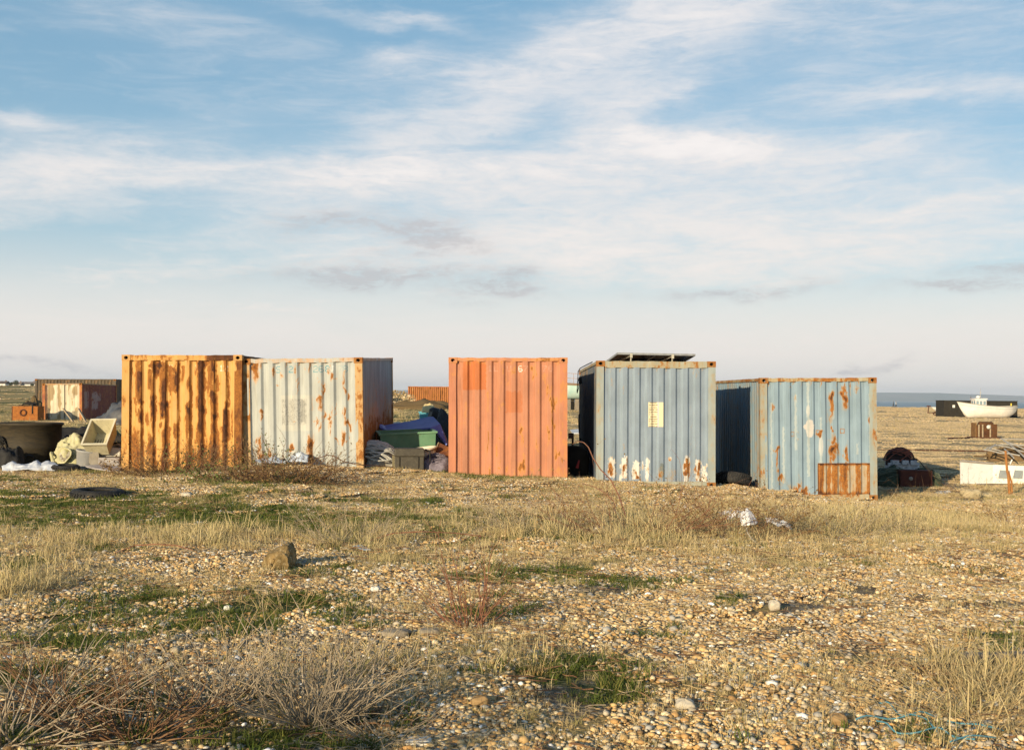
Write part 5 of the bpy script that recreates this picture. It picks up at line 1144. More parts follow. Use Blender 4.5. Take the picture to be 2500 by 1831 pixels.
    c = at(2195, 30.1, .56); t = thing('rope_pile', 'red brown pile of rope and cable on top of the engine block', 'rope', c)
    heap('rope_core', None, None, (0, 0, 0), .38, .28, .36, M_('rope_dark', (.03, .016, .014), (.06, .03, .025), 14, .9, .5), 81, .2, parent=t)
    mb = MB(); tangle(mb, Vector((0, -.03, .0)), .40, .30, .38, 34, .012, 31); mb.build('rope_loops', M_('rope_red', (.34, .10, .055), (.20, .06, .04), 8, .8, .2), t)
    mb = MB(); tangle(mb, Vector((0, -.03, .0)), .40, .30, .39, 12, .012, 32); mb.tube([(.15, -.25, .22), (.40, -.38, .08), (.55, -.42, -.12)], .012, 5); mb.build('black_cables', black_rubber, t)
    for px, py, s, lab in [(2369, 1212, (.44, .30, .24), 'squarish pale stone block near the bent rusty post'), (2410, 1211, (.22, .2, .14), 'smaller pale stone right of the squarish stone block')]:
        g0 = G(px, py+4); stone(g0, s, lab, M_('pale_stone', (.46, .38, .24), (.36, .29, .17), 9, .9, .6), 91+px)
    heap('white_scraps', 'flattened white plastic scraps on the ground right of the green net heap', 'rubbish', G(2310, 1208), .32, .2, .09, M_('scrap_white', (.5, .5, .5), (.14, .12, .09), 16, .8, .5), 93, .8)
def stone(c, size, label, mat, seed, group=None, cat='stone', name='stone', n=16):
    U, V = np.meshgrid(np.linspace(0, 2*math.pi, 2*n, endpoint=False), np.linspace(-1, 1, n), indexing='ij')
    r = np.sqrt(np.maximum(0, 1-V**6))*.5+.5*np.sqrt(np.maximum(0, 1-V**2)); q = 1+.5*(fbm(np.cos(U)*1.3*r+seed, np.sin(U)*1.3*r+V*1.2+seed*.7, 4)-.5)
    c4 = np.maximum(np.abs(np.cos(U)), np.abs(np.sin(U))); q = q/(c4**.55)*.9
    X = size[0]/2*r*q*np.cos(U); Y = size[1]/2*r*q*np.sin(U); Z = size[2]/2*(V*q+.7)
    i = np.arange(2*n)[:, None]*n+np.arange(n-1)[None, :]; j = ((np.arange(2*n)+1) % (2*n))[:, None]*n+np.arange(n-1)[None, :]
    me = np_mesh(name, np.stack([X.ravel(), Y.ravel(), Z.ravel()], 1), np.stack([i, j, j+1, i+1], -1).reshape(-1, 4))
    o = link_mesh(name, me, mat, None, True); o.location = c
    return tag(o, label, cat, group)
right_junk()

# ------------------------------------------------------------------ two people far off on the shingle crest
def person(c, label, coat, legs, hair, face=0.0, stride=.16):
    t = thing('person', label, 'person', c, face)
    P_ = [(0, 0, .92), (0, 0, 1.15), (0, 0, 1.38), (0, 0, 1.50), (0, 0, 1.60), (0, 0, 1.72), (-.10, 0, .88), (-.11, -stride, .48), (-.11, -stride*1.1, .08), (-.11, -stride*1.1-.14, .03), (.10, 0, .88), (.11, stride*.7, .48), (.11, stride*1.5, .08), (.11, stride*1.5-.14, .03),
          (-.19, 0, 1.40), (-.25, .06, 1.12), (-.24, -.02, .88), (.19, 0, 1.40), (.25, -.04, 1.12), (.24, -.14, .90), (-.235, -.04, .80), (.235, -.18, .82)]
    E = [(0, 1), (1, 2), (2, 3), (3, 4), (4, 5), (0, 6), (6, 7), (7, 8), (8, 9), (0, 10), (10, 11), (11, 12), (12, 13), (2, 14), (14, 15), (15, 16), (2, 17), (17, 18), (18, 19), (16, 20), (19, 21)]
    rad = [.15, .15, .15, .06, .10, .08, .10, .07, .05, .035, .10, .07, .05, .035, .08, .055, .045, .08, .055, .045, .03, .03]
    me = bpy.data.meshes.new('body'); me.from_pydata(P_, E, []); o = link_mesh('body', me, coat, t, True)
    o.data.materials.append(legs)
    s = o.modifiers.new('skin', 'SKIN'); 
    for k, v in enumerate(me.skin_vertices[0].data): v.radius = (rad[k], rad[k]*.8); v.use_root = (k == 0)
    u = o.modifiers.new('sub', 'SUBSURF'); u.levels = u.render_levels = 1
    MB().lathe([(0, .10), (.07, .08), (.11, .0), (.10, -.06)], 14, Matrix.Translation((0, .02, 1.70))).build('hair', hair, t, True)
    mb = MB(); mb.tube([(-.105, 0, .90), (-.112, -stride, .48), (-.112, -stride*1.1, .09)], [.115, .085, .07], 8); mb.tube([(.105, 0, .90), (.112, stride*.7, .48), (.112, stride*1.5, .09)], [.115, .085, .07], 8); mb.build('trousers', legs, t, True)
ck, dk = M_('dark_coat', (.04, .045, .055), (.06, .06, .07), 6, .9, .2), M_('dark_trousers', (.03, .035, .05), (.05, .05, .06), 6, .9, .2)
person(at(2181, 336), 'distant walker in a dark coat, left of the pair on the shingle crest', ck, dk, M_('dark_hair', (.03, .02, .015), (.04, .03, .02), 6, .8, .1), R(80))
person(at(2187.5, 337), 'distant walker in a pale top, right of the pair on the shingle crest', M_('pale_top', (.60, .56, .50), (.5, .47, .42), 6, .9, .2), dk, M_('fair_hair', (.30, .16, .07), (.22, .12, .05), 6, .8, .1), R(70))

# ------------------------------------------------------------------ scattered ground cover
def gn_scatter(name, pts, rot, scl, idx, protos, label=None):
    """one object whose geometry nodes place prototype meshes at its points"""
    pc = bpy.data.collections.new(name+'_prototypes')
    for k, me in enumerate(protos): pc.objects.link(bpy.data.objects.new('%s_proto_%02d' % (name, k), me))
    me = bpy.data.meshes.new(name); n = len(pts); me.vertices.add(n); me.vertices.foreach_set('co', np.asarray(pts, np.float32).ravel())
    a = me.attributes.new('rot', 'FLOAT_VECTOR', 'POINT'); a.data.foreach_set('vector', np.asarray(rot, np.float32).ravel())
    a = me.attributes.new('scl', 'FLOAT_VECTOR', 'POINT'); a.data.foreach_set('vector', np.asarray(scl, np.float32).ravel())
    a = me.attributes.new('idx', 'INT', 'POINT'); a.data.foreach_set('value', np.asarray(idx, np.int32))
    o = bpy.data.objects.new(name, me); COL.objects.link(o)
    ng = bpy.data.node_groups.new(name+'_scatter', 'GeometryNodeTree')
    ng.interface.new_socket('Geometry', in_out='INPUT', socket_type='NodeSocketGeometry'); ng.interface.new_socket('Geometry', in_out='OUTPUT', socket_type='NodeSocketGeometry')
    N, Lk = ng.nodes, ng.links
    gi, go = N.new('NodeGroupInput'), N.new('NodeGroupOutput')
    ci = N.new('GeometryNodeCollectionInfo'); ci.inputs['Collection'].default_value = pc; ci.inputs['Separate Children'].default_value = True; ci.inputs['Reset Children'].default_value = True
    iop = N.new('GeometryNodeInstanceOnPoints'); iop.inputs['Pick Instance'].default_value = True
    def na(nm, ty):
        q = N.new('GeometryNodeInputNamedAttribute'); q.data_type = ty; q.inputs[0].default_value = nm; return q.outputs[0]
    Lk.new(gi.outputs[0], iop.inputs['Points']); Lk.new(ci.outputs[0], iop.inputs['Instance'])
    Lk.new(na('idx', 'INT'), iop.inputs['Instance Index']); Lk.new(na('scl', 'FLOAT_VECTOR'), iop.inputs['Scale'])
    e2r = N.new('FunctionNodeEulerToRotation'); Lk.new(na('rot', 'FLOAT_VECTOR'), e2r.inputs[0]); Lk.new(e2r.outputs[0], iop.inputs['Rotation'])
    Lk.new(iop.outputs[0], go.inputs[0])
    m = o.modifiers.new('scatter', 'NODES'); m.node_group = ng
    return tag(o, label, None, None, 'stuff')
def trapezoid(n, y0, y1, half=.475):
    """random points, even per square metre, in the wedge of ground the camera looks over"""
    g = np.linspace(y0, y1, 400); w = half*g+2.7; c = np.concatenate([[0], np.cumsum((w[1:]+w[:-1])/2)]); n = int(n*w.sum()/(half*g).sum())
    y = np.interp(rng.random(n), c/c[-1], g); return rng.uniform(-1, 1, n)*(half*y+2.7), y
BOXES = [(-8.1, -5.35, 23.2, 29.6), (-5.6, -2.9, 23.3, 29.7), (-1.36, 1.2, 23.4, 29.7), (1.66, 4.25, 23.4, 29.7), (5.15, 7.8, 24.1, 30.4)]
def outside(x, y):
    k = np.ones(x.shape, bool)
    for a, b, c, d in BOXES: k &= ~((x > a) & (x < b) & (y > c) & (y < d))
    return k

# --- shingle
import bmesh
def ico(sub):
    b = bmesh.new(); bmesh.ops.create_icosphere(b, subdivisions=sub, radius=1); v = np.array([p.co for p in b.verts]); f = np.array([[q.index for q in p.verts] for p in b.faces]); b.free(); return v, f
PAL = np.array([(.47, .305, .125), (.37, .21, .075), (.60, .475, .29), (.37, .315, .23), (.27, .26, .235), (.19, .115, .05), (.54, .39, .195), (.74, .69, .60), (.27, .165, .065)])
PW = np.array([.24, .12, .14, .13, .07, .11, .13, .035, .025]); PW = PW/PW.sum()
def pebble_patch(seed, n=640, rad=.30, mean=.0084, pal=None, var=(.75, 1.15)):
    q = np.random.default_rng(seed); V0, F0 = ico(2 if n < 400 else 1); sub = 0; VV, FF, CC = [], [], []
    for k in range(n):
        r = rad*math.sqrt(q.random()); a = q.uniform(0, 6.283); s = mean*math.exp(q.normal(0, .42)); s = min(s, .026)
        d = np.array([s*q.uniform(.9, 1.35), s*q.uniform(.7, 1.0), s*q.uniform(.45, .75)])
        v = V0*(1+.22*(fbm(V0[:, 0]*1.3+k*1.7+seed, V0[:, 1]*1.3+V0[:, 2]*1.1+k, 2)[:, None]-.5)*2)*d
        t = q.uniform(-.4, .4); c, sn = math.cos(t), math.sin(t); v = np.stack([v[:, 0], v[:, 1]*c-v[:, 2]*sn, v[:, 1]*sn+v[:, 2]*c], 1)
        t = q.uniform(0, 6.283); c, sn = math.cos(t), math.sin(t); v = np.stack([v[:, 0]*c-v[:, 1]*sn, v[:, 0]*sn+v[:, 1]*c, v[:, 2]], 1)
        v += np.array([r*math.cos(a), r*math.sin(a), d[2]*q.uniform(.15, .9)])
        FF.append(F0+len(VV)*len(V0)); VV.append(v); CC.append(np.tile((1.32*PAL[q.choice(len(PAL), p=PW)] if pal is None else pal[q.integers(len(pal))])*q.uniform(*var), (len(V0), 1)))
    me = np_mesh('pebble_patch', np.concatenate(VV), np.concatenate(FF)); col_attr(me, 'pc', np.clip(np.concatenate(CC), 0, .9))
    me.polygons.foreach_set('use_smooth', np.ones(len(me.polygons), bool)); me.materials.append(pebble_mat); return me
def make_pebble_mat():
    m, t, b = new_mat('flint_pebbles'); c = t.new('ShaderNodeAttribute', attribute_name='pc').outputs['Color']
    oc = t.new('ShaderNodeTexCoord').outputs['Object']; f, _ = t.noise(oc, 90, 3, .6)
    rd = t.new('ShaderNodeObjectInfo').outputs['Random']
    c = t.mixc(t.m('MULTIPLY', t.ss(f, .5, .75), .35), c, (.30, .20, .11)); c = t.mixc(t.ss(rd, 0, 1, 0, .30), c, (.27, .185, .095))
    t.l.new(c, b.inputs['Base Color']); b.inputs['Roughness'].default_value = .62; b.inputs['Specular IOR Level'].default_value = .35; return m
pebble_mat = make_pebble_mat()
def scatter_pebbles():
    pro = [pebble_patch(100+k) for k in range(7)]
    x, y = trapezoid(3800, 4.4, 24); s, g, n = masks(x, y)
    px, py = to_px(x, y, ground(x, y))
    bare = np.clip(1.2-s*.45-g*.8, .12, 1)
    k = (rng.random(len(x)) < bare) & outside(x, y); x, y = x[k], y[k]; m = len(x)
    z = ground(x, y)-.006
    # follow the slope of the ground
    e = .15; sx_, sy_ = (ground(x+e, y)-ground(x-e, y))/(2*e), (ground(x, y+e)-ground(x, y-e))/(2*e)
    rot = np.stack([np.arctan(sy_), -np.arctan(sx_), rng.uniform(0, 6.283, m)], 1)
    # (tilt applied before the spin is close enough for slopes of a few degrees)
    sc_ = rng.uniform(.85, 1.3, m); gn_scatter('shingle', np.stack([x, y, z], 1), rot, np.stack([sc_, sc_, sc_], 1), rng.integers(0, 7, m), pro)
scatter_pebbles()
def scatter_far_shingle():
    tan = np.array([(.55, .41, .225), (.50, .36, .185), (.60, .46, .28), (.53, .40, .24), (.44, .345, .16)])
    pro = [pebble_patch(150+k, 520, .30, .0105, tan, (.85, 1.1)) for k in range(4)]
    X, Y, S = [], [], []
    for n, y0, y1, sc_ in ((3200, 23.5, 45, 1.5), (5200, 45, 110, 2.9), (4600, 110, 345, 7.5)):
        x, y = trapezoid(n, y0, y1); t = x/y; k = (outside(x, y)) & (rng.random(len(x)) < .12+.88*sst(t, .02, .16)+.5*np.exp(-((t+.105)/.02)**2)*(y > 100)); X.append(x[k]); Y.append(y[k]); S.append(np.full(k.sum(), sc_))
    x, y, s_ = map(np.concatenate, (X, Y, S)); m = len(x); z = ground(x, y)-.01*s_; e = 1.0
    sx_, sy_ = (ground(x+e, y)-ground(x-e, y))/(2*e), (ground(x, y+e)-ground(x, y-e))/(2*e)
    a = rng.uniform(0, 6.283, m)
    gn_scatter('far_shingle', np.stack([x, y, z], 1), np.stack([np.arctan(sy_), -np.arctan(sx_), a], 1), np.stack([s_, s_, s_*.7], 1), rng.integers(0, 4, m), pro)
scatter_far_shingle()

# --- grass
def tuft(seed, n, spread, lean, width, seg=4, droop=.5):
    q = np.random.default_rng(seed); V, Fc, C = [], [], []
    for k in range(n):
        a, r = q.uniform(0, 6.283), spread*math.sqrt(q.random()); b = np.array([r*math.cos(a), r*math.sin(a), -.03]); h = .28+.72*q.random()**1.6
        d = a+q.normal(0, .9); l = abs(q.normal(0, lean))+.05; w = width*q.uniform(.7, 1.3); t = q.uniform(0, 6.283); wv = np.array([math.cos(t), math.sin(t), 0])*w/2; base = len(V)
        for i in range(seg+1):
            f = i/seg; p = b+np.array([math.cos(d)*l*h*f**1.6, math.sin(d)*l*h*f**1.6, h*(f-droop*l*f**2.4*.8)]); ww = wv*(1-f**1.8*.92)
            V += [p-ww, p+ww]; C += [f, f]
        Fc += [(base+2*i, base+2*i+1, base+2*i+3, base+2*i+2) for i in range(seg)]
    me = np_mesh('tuft', np.array(V), np.array(Fc)); flt_attr(me, 'tip', C); return me
def grass_mat(name, stops, tipc, tipk, trans=.25):
    m, t, b = new_mat(name); rd = t.new('ShaderNodeObjectInfo').outputs['Random']; tip = t.new('ShaderNodeAttribute', attribute_name='tip').outputs['Fac']
    c = t.mixc(t.m('MULTIPLY', tip, tipk), t.ramp(rd, stops), tipc)
    t.l.new(c, b.inputs['Base Color']); b.inputs['Roughness'].default_value = .75; b.inputs['Specular IOR Level'].default_value = .2
    tr = t.new('ShaderNodeBsdfTranslucent'); t.l.new(c, tr.inputs[0]); mx = t.new('ShaderNodeMixShader'); mx.inputs[0].default_value = trans
    out = [n for n in t.n if n.type == 'OUTPUT_MATERIAL'][0]; t.l.new(b.outputs[0], mx.inputs[1]); t.l.new(tr.outputs[0], mx.inputs[2]); t.l.new(mx.outputs[0], out.inputs[0]); return m
straw_mat = grass_mat('straw', [(0, (.27, .175, .055)), (.3, (.52, .395, .185)), (.6, (.66, .525, .28)), (.85, (.45, .37, .15)), (1, (.27, .25, .06))], (.72, .585, .34), .5)
green_mat = grass_mat('green_grass', [(0, (.035, .062, .010)), (.4, (.070, .115, .016)), (.75, (.14, .16, .03)), (1, (.28, .24, .07))], (.20, .21, .06), .3)
def scatter_grass():
    sp = [tuft(200+k, 24, .32, .60, .026) for k in range(4)]+[tuft(220+k, 12, .45, 1.1, .03, droop=.75) for k in range(4)]
    gp = [tuft(240+k, 26, .55, .7, .05, droop=.6) for k in range(6)]
    for me in sp: me.materials.append(straw_mat)
    for me in gp: me.materials.append(green_mat)
    def place(name, x, y, h, pro, wide=1.0):
        m = len(x); z = ground(x, y); h = h*np.exp(rng.normal(-.05, .36, m)).clip(.4, 2.1)
        rot = np.stack([rng.normal(0, .10, m), rng.normal(0, .10, m), rng.uniform(0, 6.283, m)], 1)
        gn_scatter(name, np.stack([x, y, z], 1), rot, np.stack([h*wide, h*wide, h], 1), rng.integers(0, len(pro), m), pro)
    x, y = trapezoid(112000, 4.4, 30); s, g, n = masks(x, y); px, py = to_px(x, y, ground(x, y))
    k = (rng.random(len(x)) < np.clip(s*1.15-g*.9, .04, 1)*np.clip(y/10, .75, 1)) & outside(x, y)
    x, y, px, py, s = x[k], y[k], px[k], py[k], s[k]
    cl = fbm(x*2.4+31, y*2.4, 3); keep = rng.random(len(x)) < np.clip(.50+.85*sst(cl, .36, .62), 0, 1); x, y, px, py, s = x[keep], y[keep], px[keep], py[keep], s[keep]
    tall = patches(px, py, [(600, 1312, 700, 28, .72), (1500, 1296, 450, 40, .95), (90, 1420, 160, 80, .8), (2420, 1700, 200, 160, .9), (2050, 1280, 400, 40, .8), (700, 1640, 800, 60, .5), (2300, 1800, 500, 60, .6)])
    place('dry_grass', x, y, .040+.045*s+.15*tall*(.25+1.3*fbm(x*1.9, y*1.9, 3)), sp)
    x, y = trapezoid(110000, 4.4, 27); s, g, n = masks(x, y)
    k = (rng.random(len(x)) < np.clip(g*1.5, 0, 1)*np.clip(.32+1.2*sst(fbm(x*3.1, y*3.1+9, 3), .36, .60), 0, 1)) & outside(x, y); x, y = x[k], y[k]
    place('green_grass', x, y, np.full(len(x), .062), gp, 1.25)
    # farther turf beyond the containers
    x, y = trapezoid(26000, 26, 110); s, g, n = masks(x, y); k = (rng.random(len(x)) < np.clip(s, .06, 1)*np.clip(40/y, 0, 1)) & outside(x, y); x, y = x[k], y[k]
    place('far_grass', x, y, np.full(len(x), .17), sp, 1.8)
scatter_grass()
def scatter_litter():
    def sticks(seed):
        q = random.Random(seed); mb = MB()
        for k in range(5):
            a = q.uniform(0, 6.28); p = Vector((q.uniform(-.12, .12), q.uniform(-.12, .12), .008)); L = q.uniform(.04, .16); pts = [p]
            for i in range(4): a += q.gauss(0, .25); p = p+Vector((math.cos(a), math.sin(a), q.uniform(-.05, .22)))*L/4; pts.append(p)
            mb.tube(pts, q.uniform(.0012, .0032), 4, False)
        me = bpy.data.meshes.new('sticks'); me.from_pydata([tuple(v) for v in mb.v], [], mb.f); me.materials.append(q.choice([grey_twig, brown_twig, brown_twig, straw_stalk])); return me
    pro = [sticks(300+k) for k in range(8)]
    x, y = trapezoid(5200, 4.4, 23); s, g, n = masks(x, y); k = outside(x, y) & (rng.random(len(x)) < .35+.6*sst(n, .4, .6)); x, y = x[k], y[k]; m = len(x); sc_ = rng.uniform(.6, 1.5, m)
    gn_scatter('twig_litter', np.stack([x, y, ground(x, y)+.01], 1), np.stack([x*0, x*0, rng.uniform(0, 6.283, m)], 1), np.stack([sc_]*3, 1), rng.integers(0, 8, m), pro)

# ------------------------------------------------------------------ shrubs, brambles, single plants
def shrub(name, label, cat, c, rad, h, n, mat, seed, up=.6, curl=.4, twigs=3, thick=.004, bias=(0, 0), leaf=None, leaves=0, leaf_size=.012, group=None, base=.25, seg=7):
    q = random.Random(seed); t = thing(name, label, cat, c, 0, group); st = MB(); lf = MB()
    def grow(p, d, L, r, lev):
        pts = [p.copy()]; v = d.copy(); k = seg if lev == 0 else 5
        cv = Vector((q.gauss(0, 1), q.gauss(0, 1), q.gauss(.1, .7)))*curl
        for i in range(k):
            v = (v+cv*(.5/k)+Vector((q.gauss(0, .08), q.gauss(0, .08), q.gauss(0, .06)))).normalized(); p = p+v*(L/k)
            z0 = gz(c[0]+p.x, c[1]+p.y)-c[2]+.005
            if p.z < z0: p.z = z0; v.z = abs(v.z)*.3
            pts.append(p.copy())
            if lev < 1 and i > k*.25 and q.random() < twigs/k:
                w = Vector((q.gauss(0, 1), q.gauss(0, 1), q.gauss(.2, .7))).normalized(); grow(p.copy(), (v*.8+w*.65).normalized(), L*q.uniform(.25, .5), r*.55, lev+1)
            if leaf and q.random() < leaves:
                w = Vector((q.gauss(0, 1), q.gauss(0, 1), q.gauss(0, 1))).normalized(); u = w.cross(v).normalized(); s_ = leaf_size*q.uniform(.6, 1.4); o_ = p+w*s_
                lf.add([o_-u*s_*.5, o_+w*s_*.8, o_+u*s_*.5, o_-w*s_*.8], [(0, 1, 2, 3)])
        m = len(pts); st.tube(pts, [r*(1-.75*i/(m-1)) for i in range(m)], 4, False)
    for k in range(n):
        a = q.uniform(0, 6.283); b = base*rad*math.sqrt(q.random()); p = Vector((b*math.cos(a), b*math.sin(a), 0)); p.z = gz(c[0]+p.x, c[1]+p.y)-c[2]-.01
        e = q.uniform(up*.35, min(1.45, up*1.7)); a += q.gauss(0, .5); d = Vector((math.cos(a)*math.cos(e)+bias[0], math.sin(a)*math.cos(e)+bias[1], math.sin(e))).normalized()
        grow(p, d, q.uniform(.5, 1.05)*(rad*abs(math.cos(e))+h*math.sin(e)), thick*q.uniform(.7, 1.3), 0)
    st.build('stems', mat, t, True)
    if lf.v: lf.build('leaves', leaf, t)
    return t
grey_twig = weathered('grey_twigs', (.26, .20, .13), (.42, .345, .245), 14, .9, .2, (.13, .09, .06), .5)
brown_twig = weathered('brown_twigs', (.15, .075, .04), (.24, .14, .07), 14, .9, .2)
red_twig = weathered('red_twigs', (.20, .075, .045), (.28, .14, .08), 14, .85, .2)
straw_stalk = weathered('straw_stalks', (.50, .38, .20), (.40, .28, .13), 12, .85, .2)
leaf_brown = weathered('withered_leaves', (.14, .085, .03), (.22, .14, .05), 20, .85, .2)
leaf_green = weathered('dull_green_leaves', (.07, .10, .025), (.13, .14, .04), 20, .8, .2)
def plants():
    S = shrub
    S('dead_shrub', 'dead grey shrub in the bottom left corner, stalks leaning to the right', 'shrub', G(40, 1800), .56, .30, 56, grey_twig, 1, .5, .4, 3, .0058, (.45, .1), group='dead grey shrubs')
    S('dead_shrub', 'low dead grey shrub at the bottom edge between the corner one and the biggest one', 'shrub', G(330, 1800), .45, .17, 60, brown_twig, 2, .5, .5, 3, .005, (.1, 0), group='dead grey shrubs')
    S('dead_shrub', 'wiry dead grey shrub with pale upright tips, left of the biggest one', 'shrub', G(520, 1735), .42, .27, 60, grey_twig, 3, .7, .45, 4, .0054, (.05, .1), group='dead grey shrubs')
    S('dead_shrub', 'biggest dead grey shrub, fanning out at the bottom left of centre', 'shrub', G(770, 1765), .50, .32, 100, grey_twig, 4, .7, .35, 4, .0052, (.12, .1), group='dead grey shrubs')
    S('dead_shrub', 'flattened grey twigs at the bottom edge right of the biggest dead shrub', 'shrub', G(930, 1800), .45, .18, 50, grey_twig, 5, .35, .4, 3, .003, (.25, 0), group='dead grey shrubs')
    S('dead_shrub', 'dark twiggy shrub low on the left edge above the corner shrub', 'shrub', G(150, 1730), .45, .22, 50, brown_twig, 6, .5, .4, 3, .005, (.4, .1), group='dead grey shrubs')
    S('straw_clump', 'big clump of flattened straw in the bottom right corner', 'grass clump', G(2390, 1740), .50, .24, 170, straw_stalk, 7, .35, .5, 1, .0022, (-.1, 0), base=.7)
    S('straw_clump', 'loose straw stalks lying on the shingle left of the bottom right clump', 'grass clump', G(2200, 1690), .55, .12, 70, straw_stalk, 8, .15, .3, 1, .002, (-.1, 0), base=.7)
    S('red_stemmed_plant', 'upright dead plant with reddish stems standing in the shingle', 'plant', G(1145, 1530), .14, .66, 46, red_twig, 9, 1.3, .10, 3, .0036, base=.9, leaf=leaf_brown, leaves=.10)
    S('bramble_bush', 'rusty brown bramble bush against the foot of the yellow container', 'bramble', G(425, 1160), .90, .34, 100, brown_twig, 10, .7, .8, 4, .006, leaf=leaf_brown, leaves=.45, leaf_size=.020, group='brambles at the containers', base=.8)
    S('bramble_bush', 'dark bramble bush in front of the white grey container', 'bramble', G(705, 1174), .90, .21, 170, brown_twig, 11, .5, .9, 4, .006, leaf=leaf_brown, leaves=.6, leaf_size=.020, group='brambles at the containers', base=.8)
    S('bramble_bush', 'sparse low bramble by the left corner of the yellow container', 'bramble', G(318, 1160), .40, .20, 34, brown_twig, 12, .6, .7, 4, .005, leaf=leaf_brown, leaves=.6, leaf_size=.026, group='brambles at the containers', base=.8)
    S('bramble_bush', 'low green and brown bramble between the yellow and white grey containers', 'bramble', G(575, 1174), .8, .16, 60, brown_twig, 13, .5, .8, 4, .005, leaf=leaf_green, leaves=.8, leaf_size=.026, group='brambles at the containers', base=.8)
    S('dry_scrub', 'grey dry twigs in the straw right of the boulder', 'scrub', G(865, 1325), .55, .34, 60, grey_twig, 14, .7, .5, 4, .003, base=.7, group='dry scrub in the straw band')
    S('dry_scrub', 'greyish scrub with tangled twigs in front of the salmon orange container', 'scrub', G(1320, 1300), .75, .36, 90, grey_twig, 15, .6, .6, 4, .0034, base=.7, leaf=leaf_brown, leaves=.3, leaf_size=.016, group='dry scrub in the straw band')
    S('bramble_bush', 'tangled bramble with red runners below the slate blue container', 'bramble', G(1560, 1305), .95, .34, 90, red_twig, 16, .5, .9, 4, .0036, base=.8, leaf=leaf_brown, leaves=.4, leaf_size=.018, group='brambles in the straw band')
    S('bramble_bush', 'brown bramble grown through the white rags', 'bramble', G(1800, 1305), .80, .32, 80, brown_twig, 17, .5, .9, 4, .0036, base=.8, leaf=leaf_brown, leaves=.5, leaf_size=.018, group='brambles in the straw band')
    S('bramble_bush', 'pale dry bramble in front of the light blue container', 'bramble', G(2030, 1300), .80, .30, 70, grey_twig, 18, .5, .8, 4, .0032, base=.8, leaf=leaf_brown, leaves=.3, leaf_size=.016, group='brambles in the straw band')
    S('dry_scrub', 'brown scrub sprig at the right edge below the boat cabin', 'scrub', G(2485, 1290), .40, .26, 40, brown_twig, 19, .6, .6, 4, .0034, base=.7, leaf=leaf_brown, leaves=.4, leaf_size=.016, group='dry scrub in the straw band')
    S('dry_scrub', 'thin dead weed stalks above the patch of moss, left of centre', 'scrub', G(700, 1490), .28, .34, 22, straw_stalk, 20, .8, .3, 2, .0022, base=.6, group='dry scrub in the straw band')
    S('dry_scrub', 'lone tall weed stalk among the pebbles left of the biggest dead shrub', 'scrub', G(560, 1580), .16, .42, 14, straw_stalk, 21, 1.1, .2, 3, .0024, base=.5, group='dry scrub in the straw band')
    S('weeds', 'withered weeds growing round the dark red box and net heap', 'weeds', G(2260, 1214), .9, .13, 30, brown_twig, 22, .4, .7, 2, .003, base=.9, leaf=leaf_brown, leaves=.15, leaf_size=.02)
    S('weeds', 'low weeds under the broken white boat cabin', 'weeds', G(2400, 1208), 1.1, .10, 40, brown_twig, 23, .4, .7, 2, .003, base=.9, leaf=leaf_green, leaves=.10, leaf_size=.024)
    heap('scrub_hedge', 'brown scrub hedge before the faded red far container', 'hedge', at(1010, 110, -.1), 5.2, 1.6, .75, M_('brown_scrub', (.09, .06, .03), (.16, .11, .05), 16, 1, .8), 33, .7)
    mb = MB(); pts = [((1528, 1262), 15.4), ((1520, 1235), 15.6), ((1510, 1208), 15.9), ((1492, 1172), 16.2), ((1466, 1146), 16.6), ((1448, 1118), 16.9), ((1437, 1092), 17.2), ((1425, 1080), 17.5), ((1411, 1077), 17.8), ((1398, 1084), 18.1)]
    mb.tube([P(*a, b) for a, b in pts], [.011, .011, .010, .010, .009, .009, .008, .007, .006, .004], 5)
    mb.tube([P(1502, 1252, 15.5), P(1500, 1225, 15.8), P(1480, 1205, 16.1), P(1450, 1188, 16.5), P(1420, 1180, 17)], [.008, .008, .007, .006, .004], 5)
    tag(mb.build('bramble', red_twig), 'long arching bramble stem in front of the slate blue container', 'bramble')
    mb = MB()
    for L in ([(280, 1357), (330, 1352), (380, 1355), (430, 1352), (470, 1350)], [(900, 1326), (960, 1321), (1030, 1322), (1110, 1320), (1200, 1318)], [(1600, 1295), (1700, 1255), (1760, 1262)], [(1890, 1248), (1915, 1228), (1945, 1224), (1975, 1240)]):
        mb2 = MB(); pp = [G(*p)+Vector((0, 0, .03+.08*math.sin(math.pi*i/(len(L)-1)))) for i, p in enumerate(L)]; mb2.tube(pp, .006, 5)
        tag(mb2.build('bramble_runner', red_twig), {280: 'thin dark runner on the ground left of the boulder', 900: 'thin red runner lying right of the boulder', 1600: 'red runner creeping towards the white rags from the left', 1890: 'arched bramble runner right of the white rags'}[L[0][0]], 'bramble', 'bramble runners')
plants()
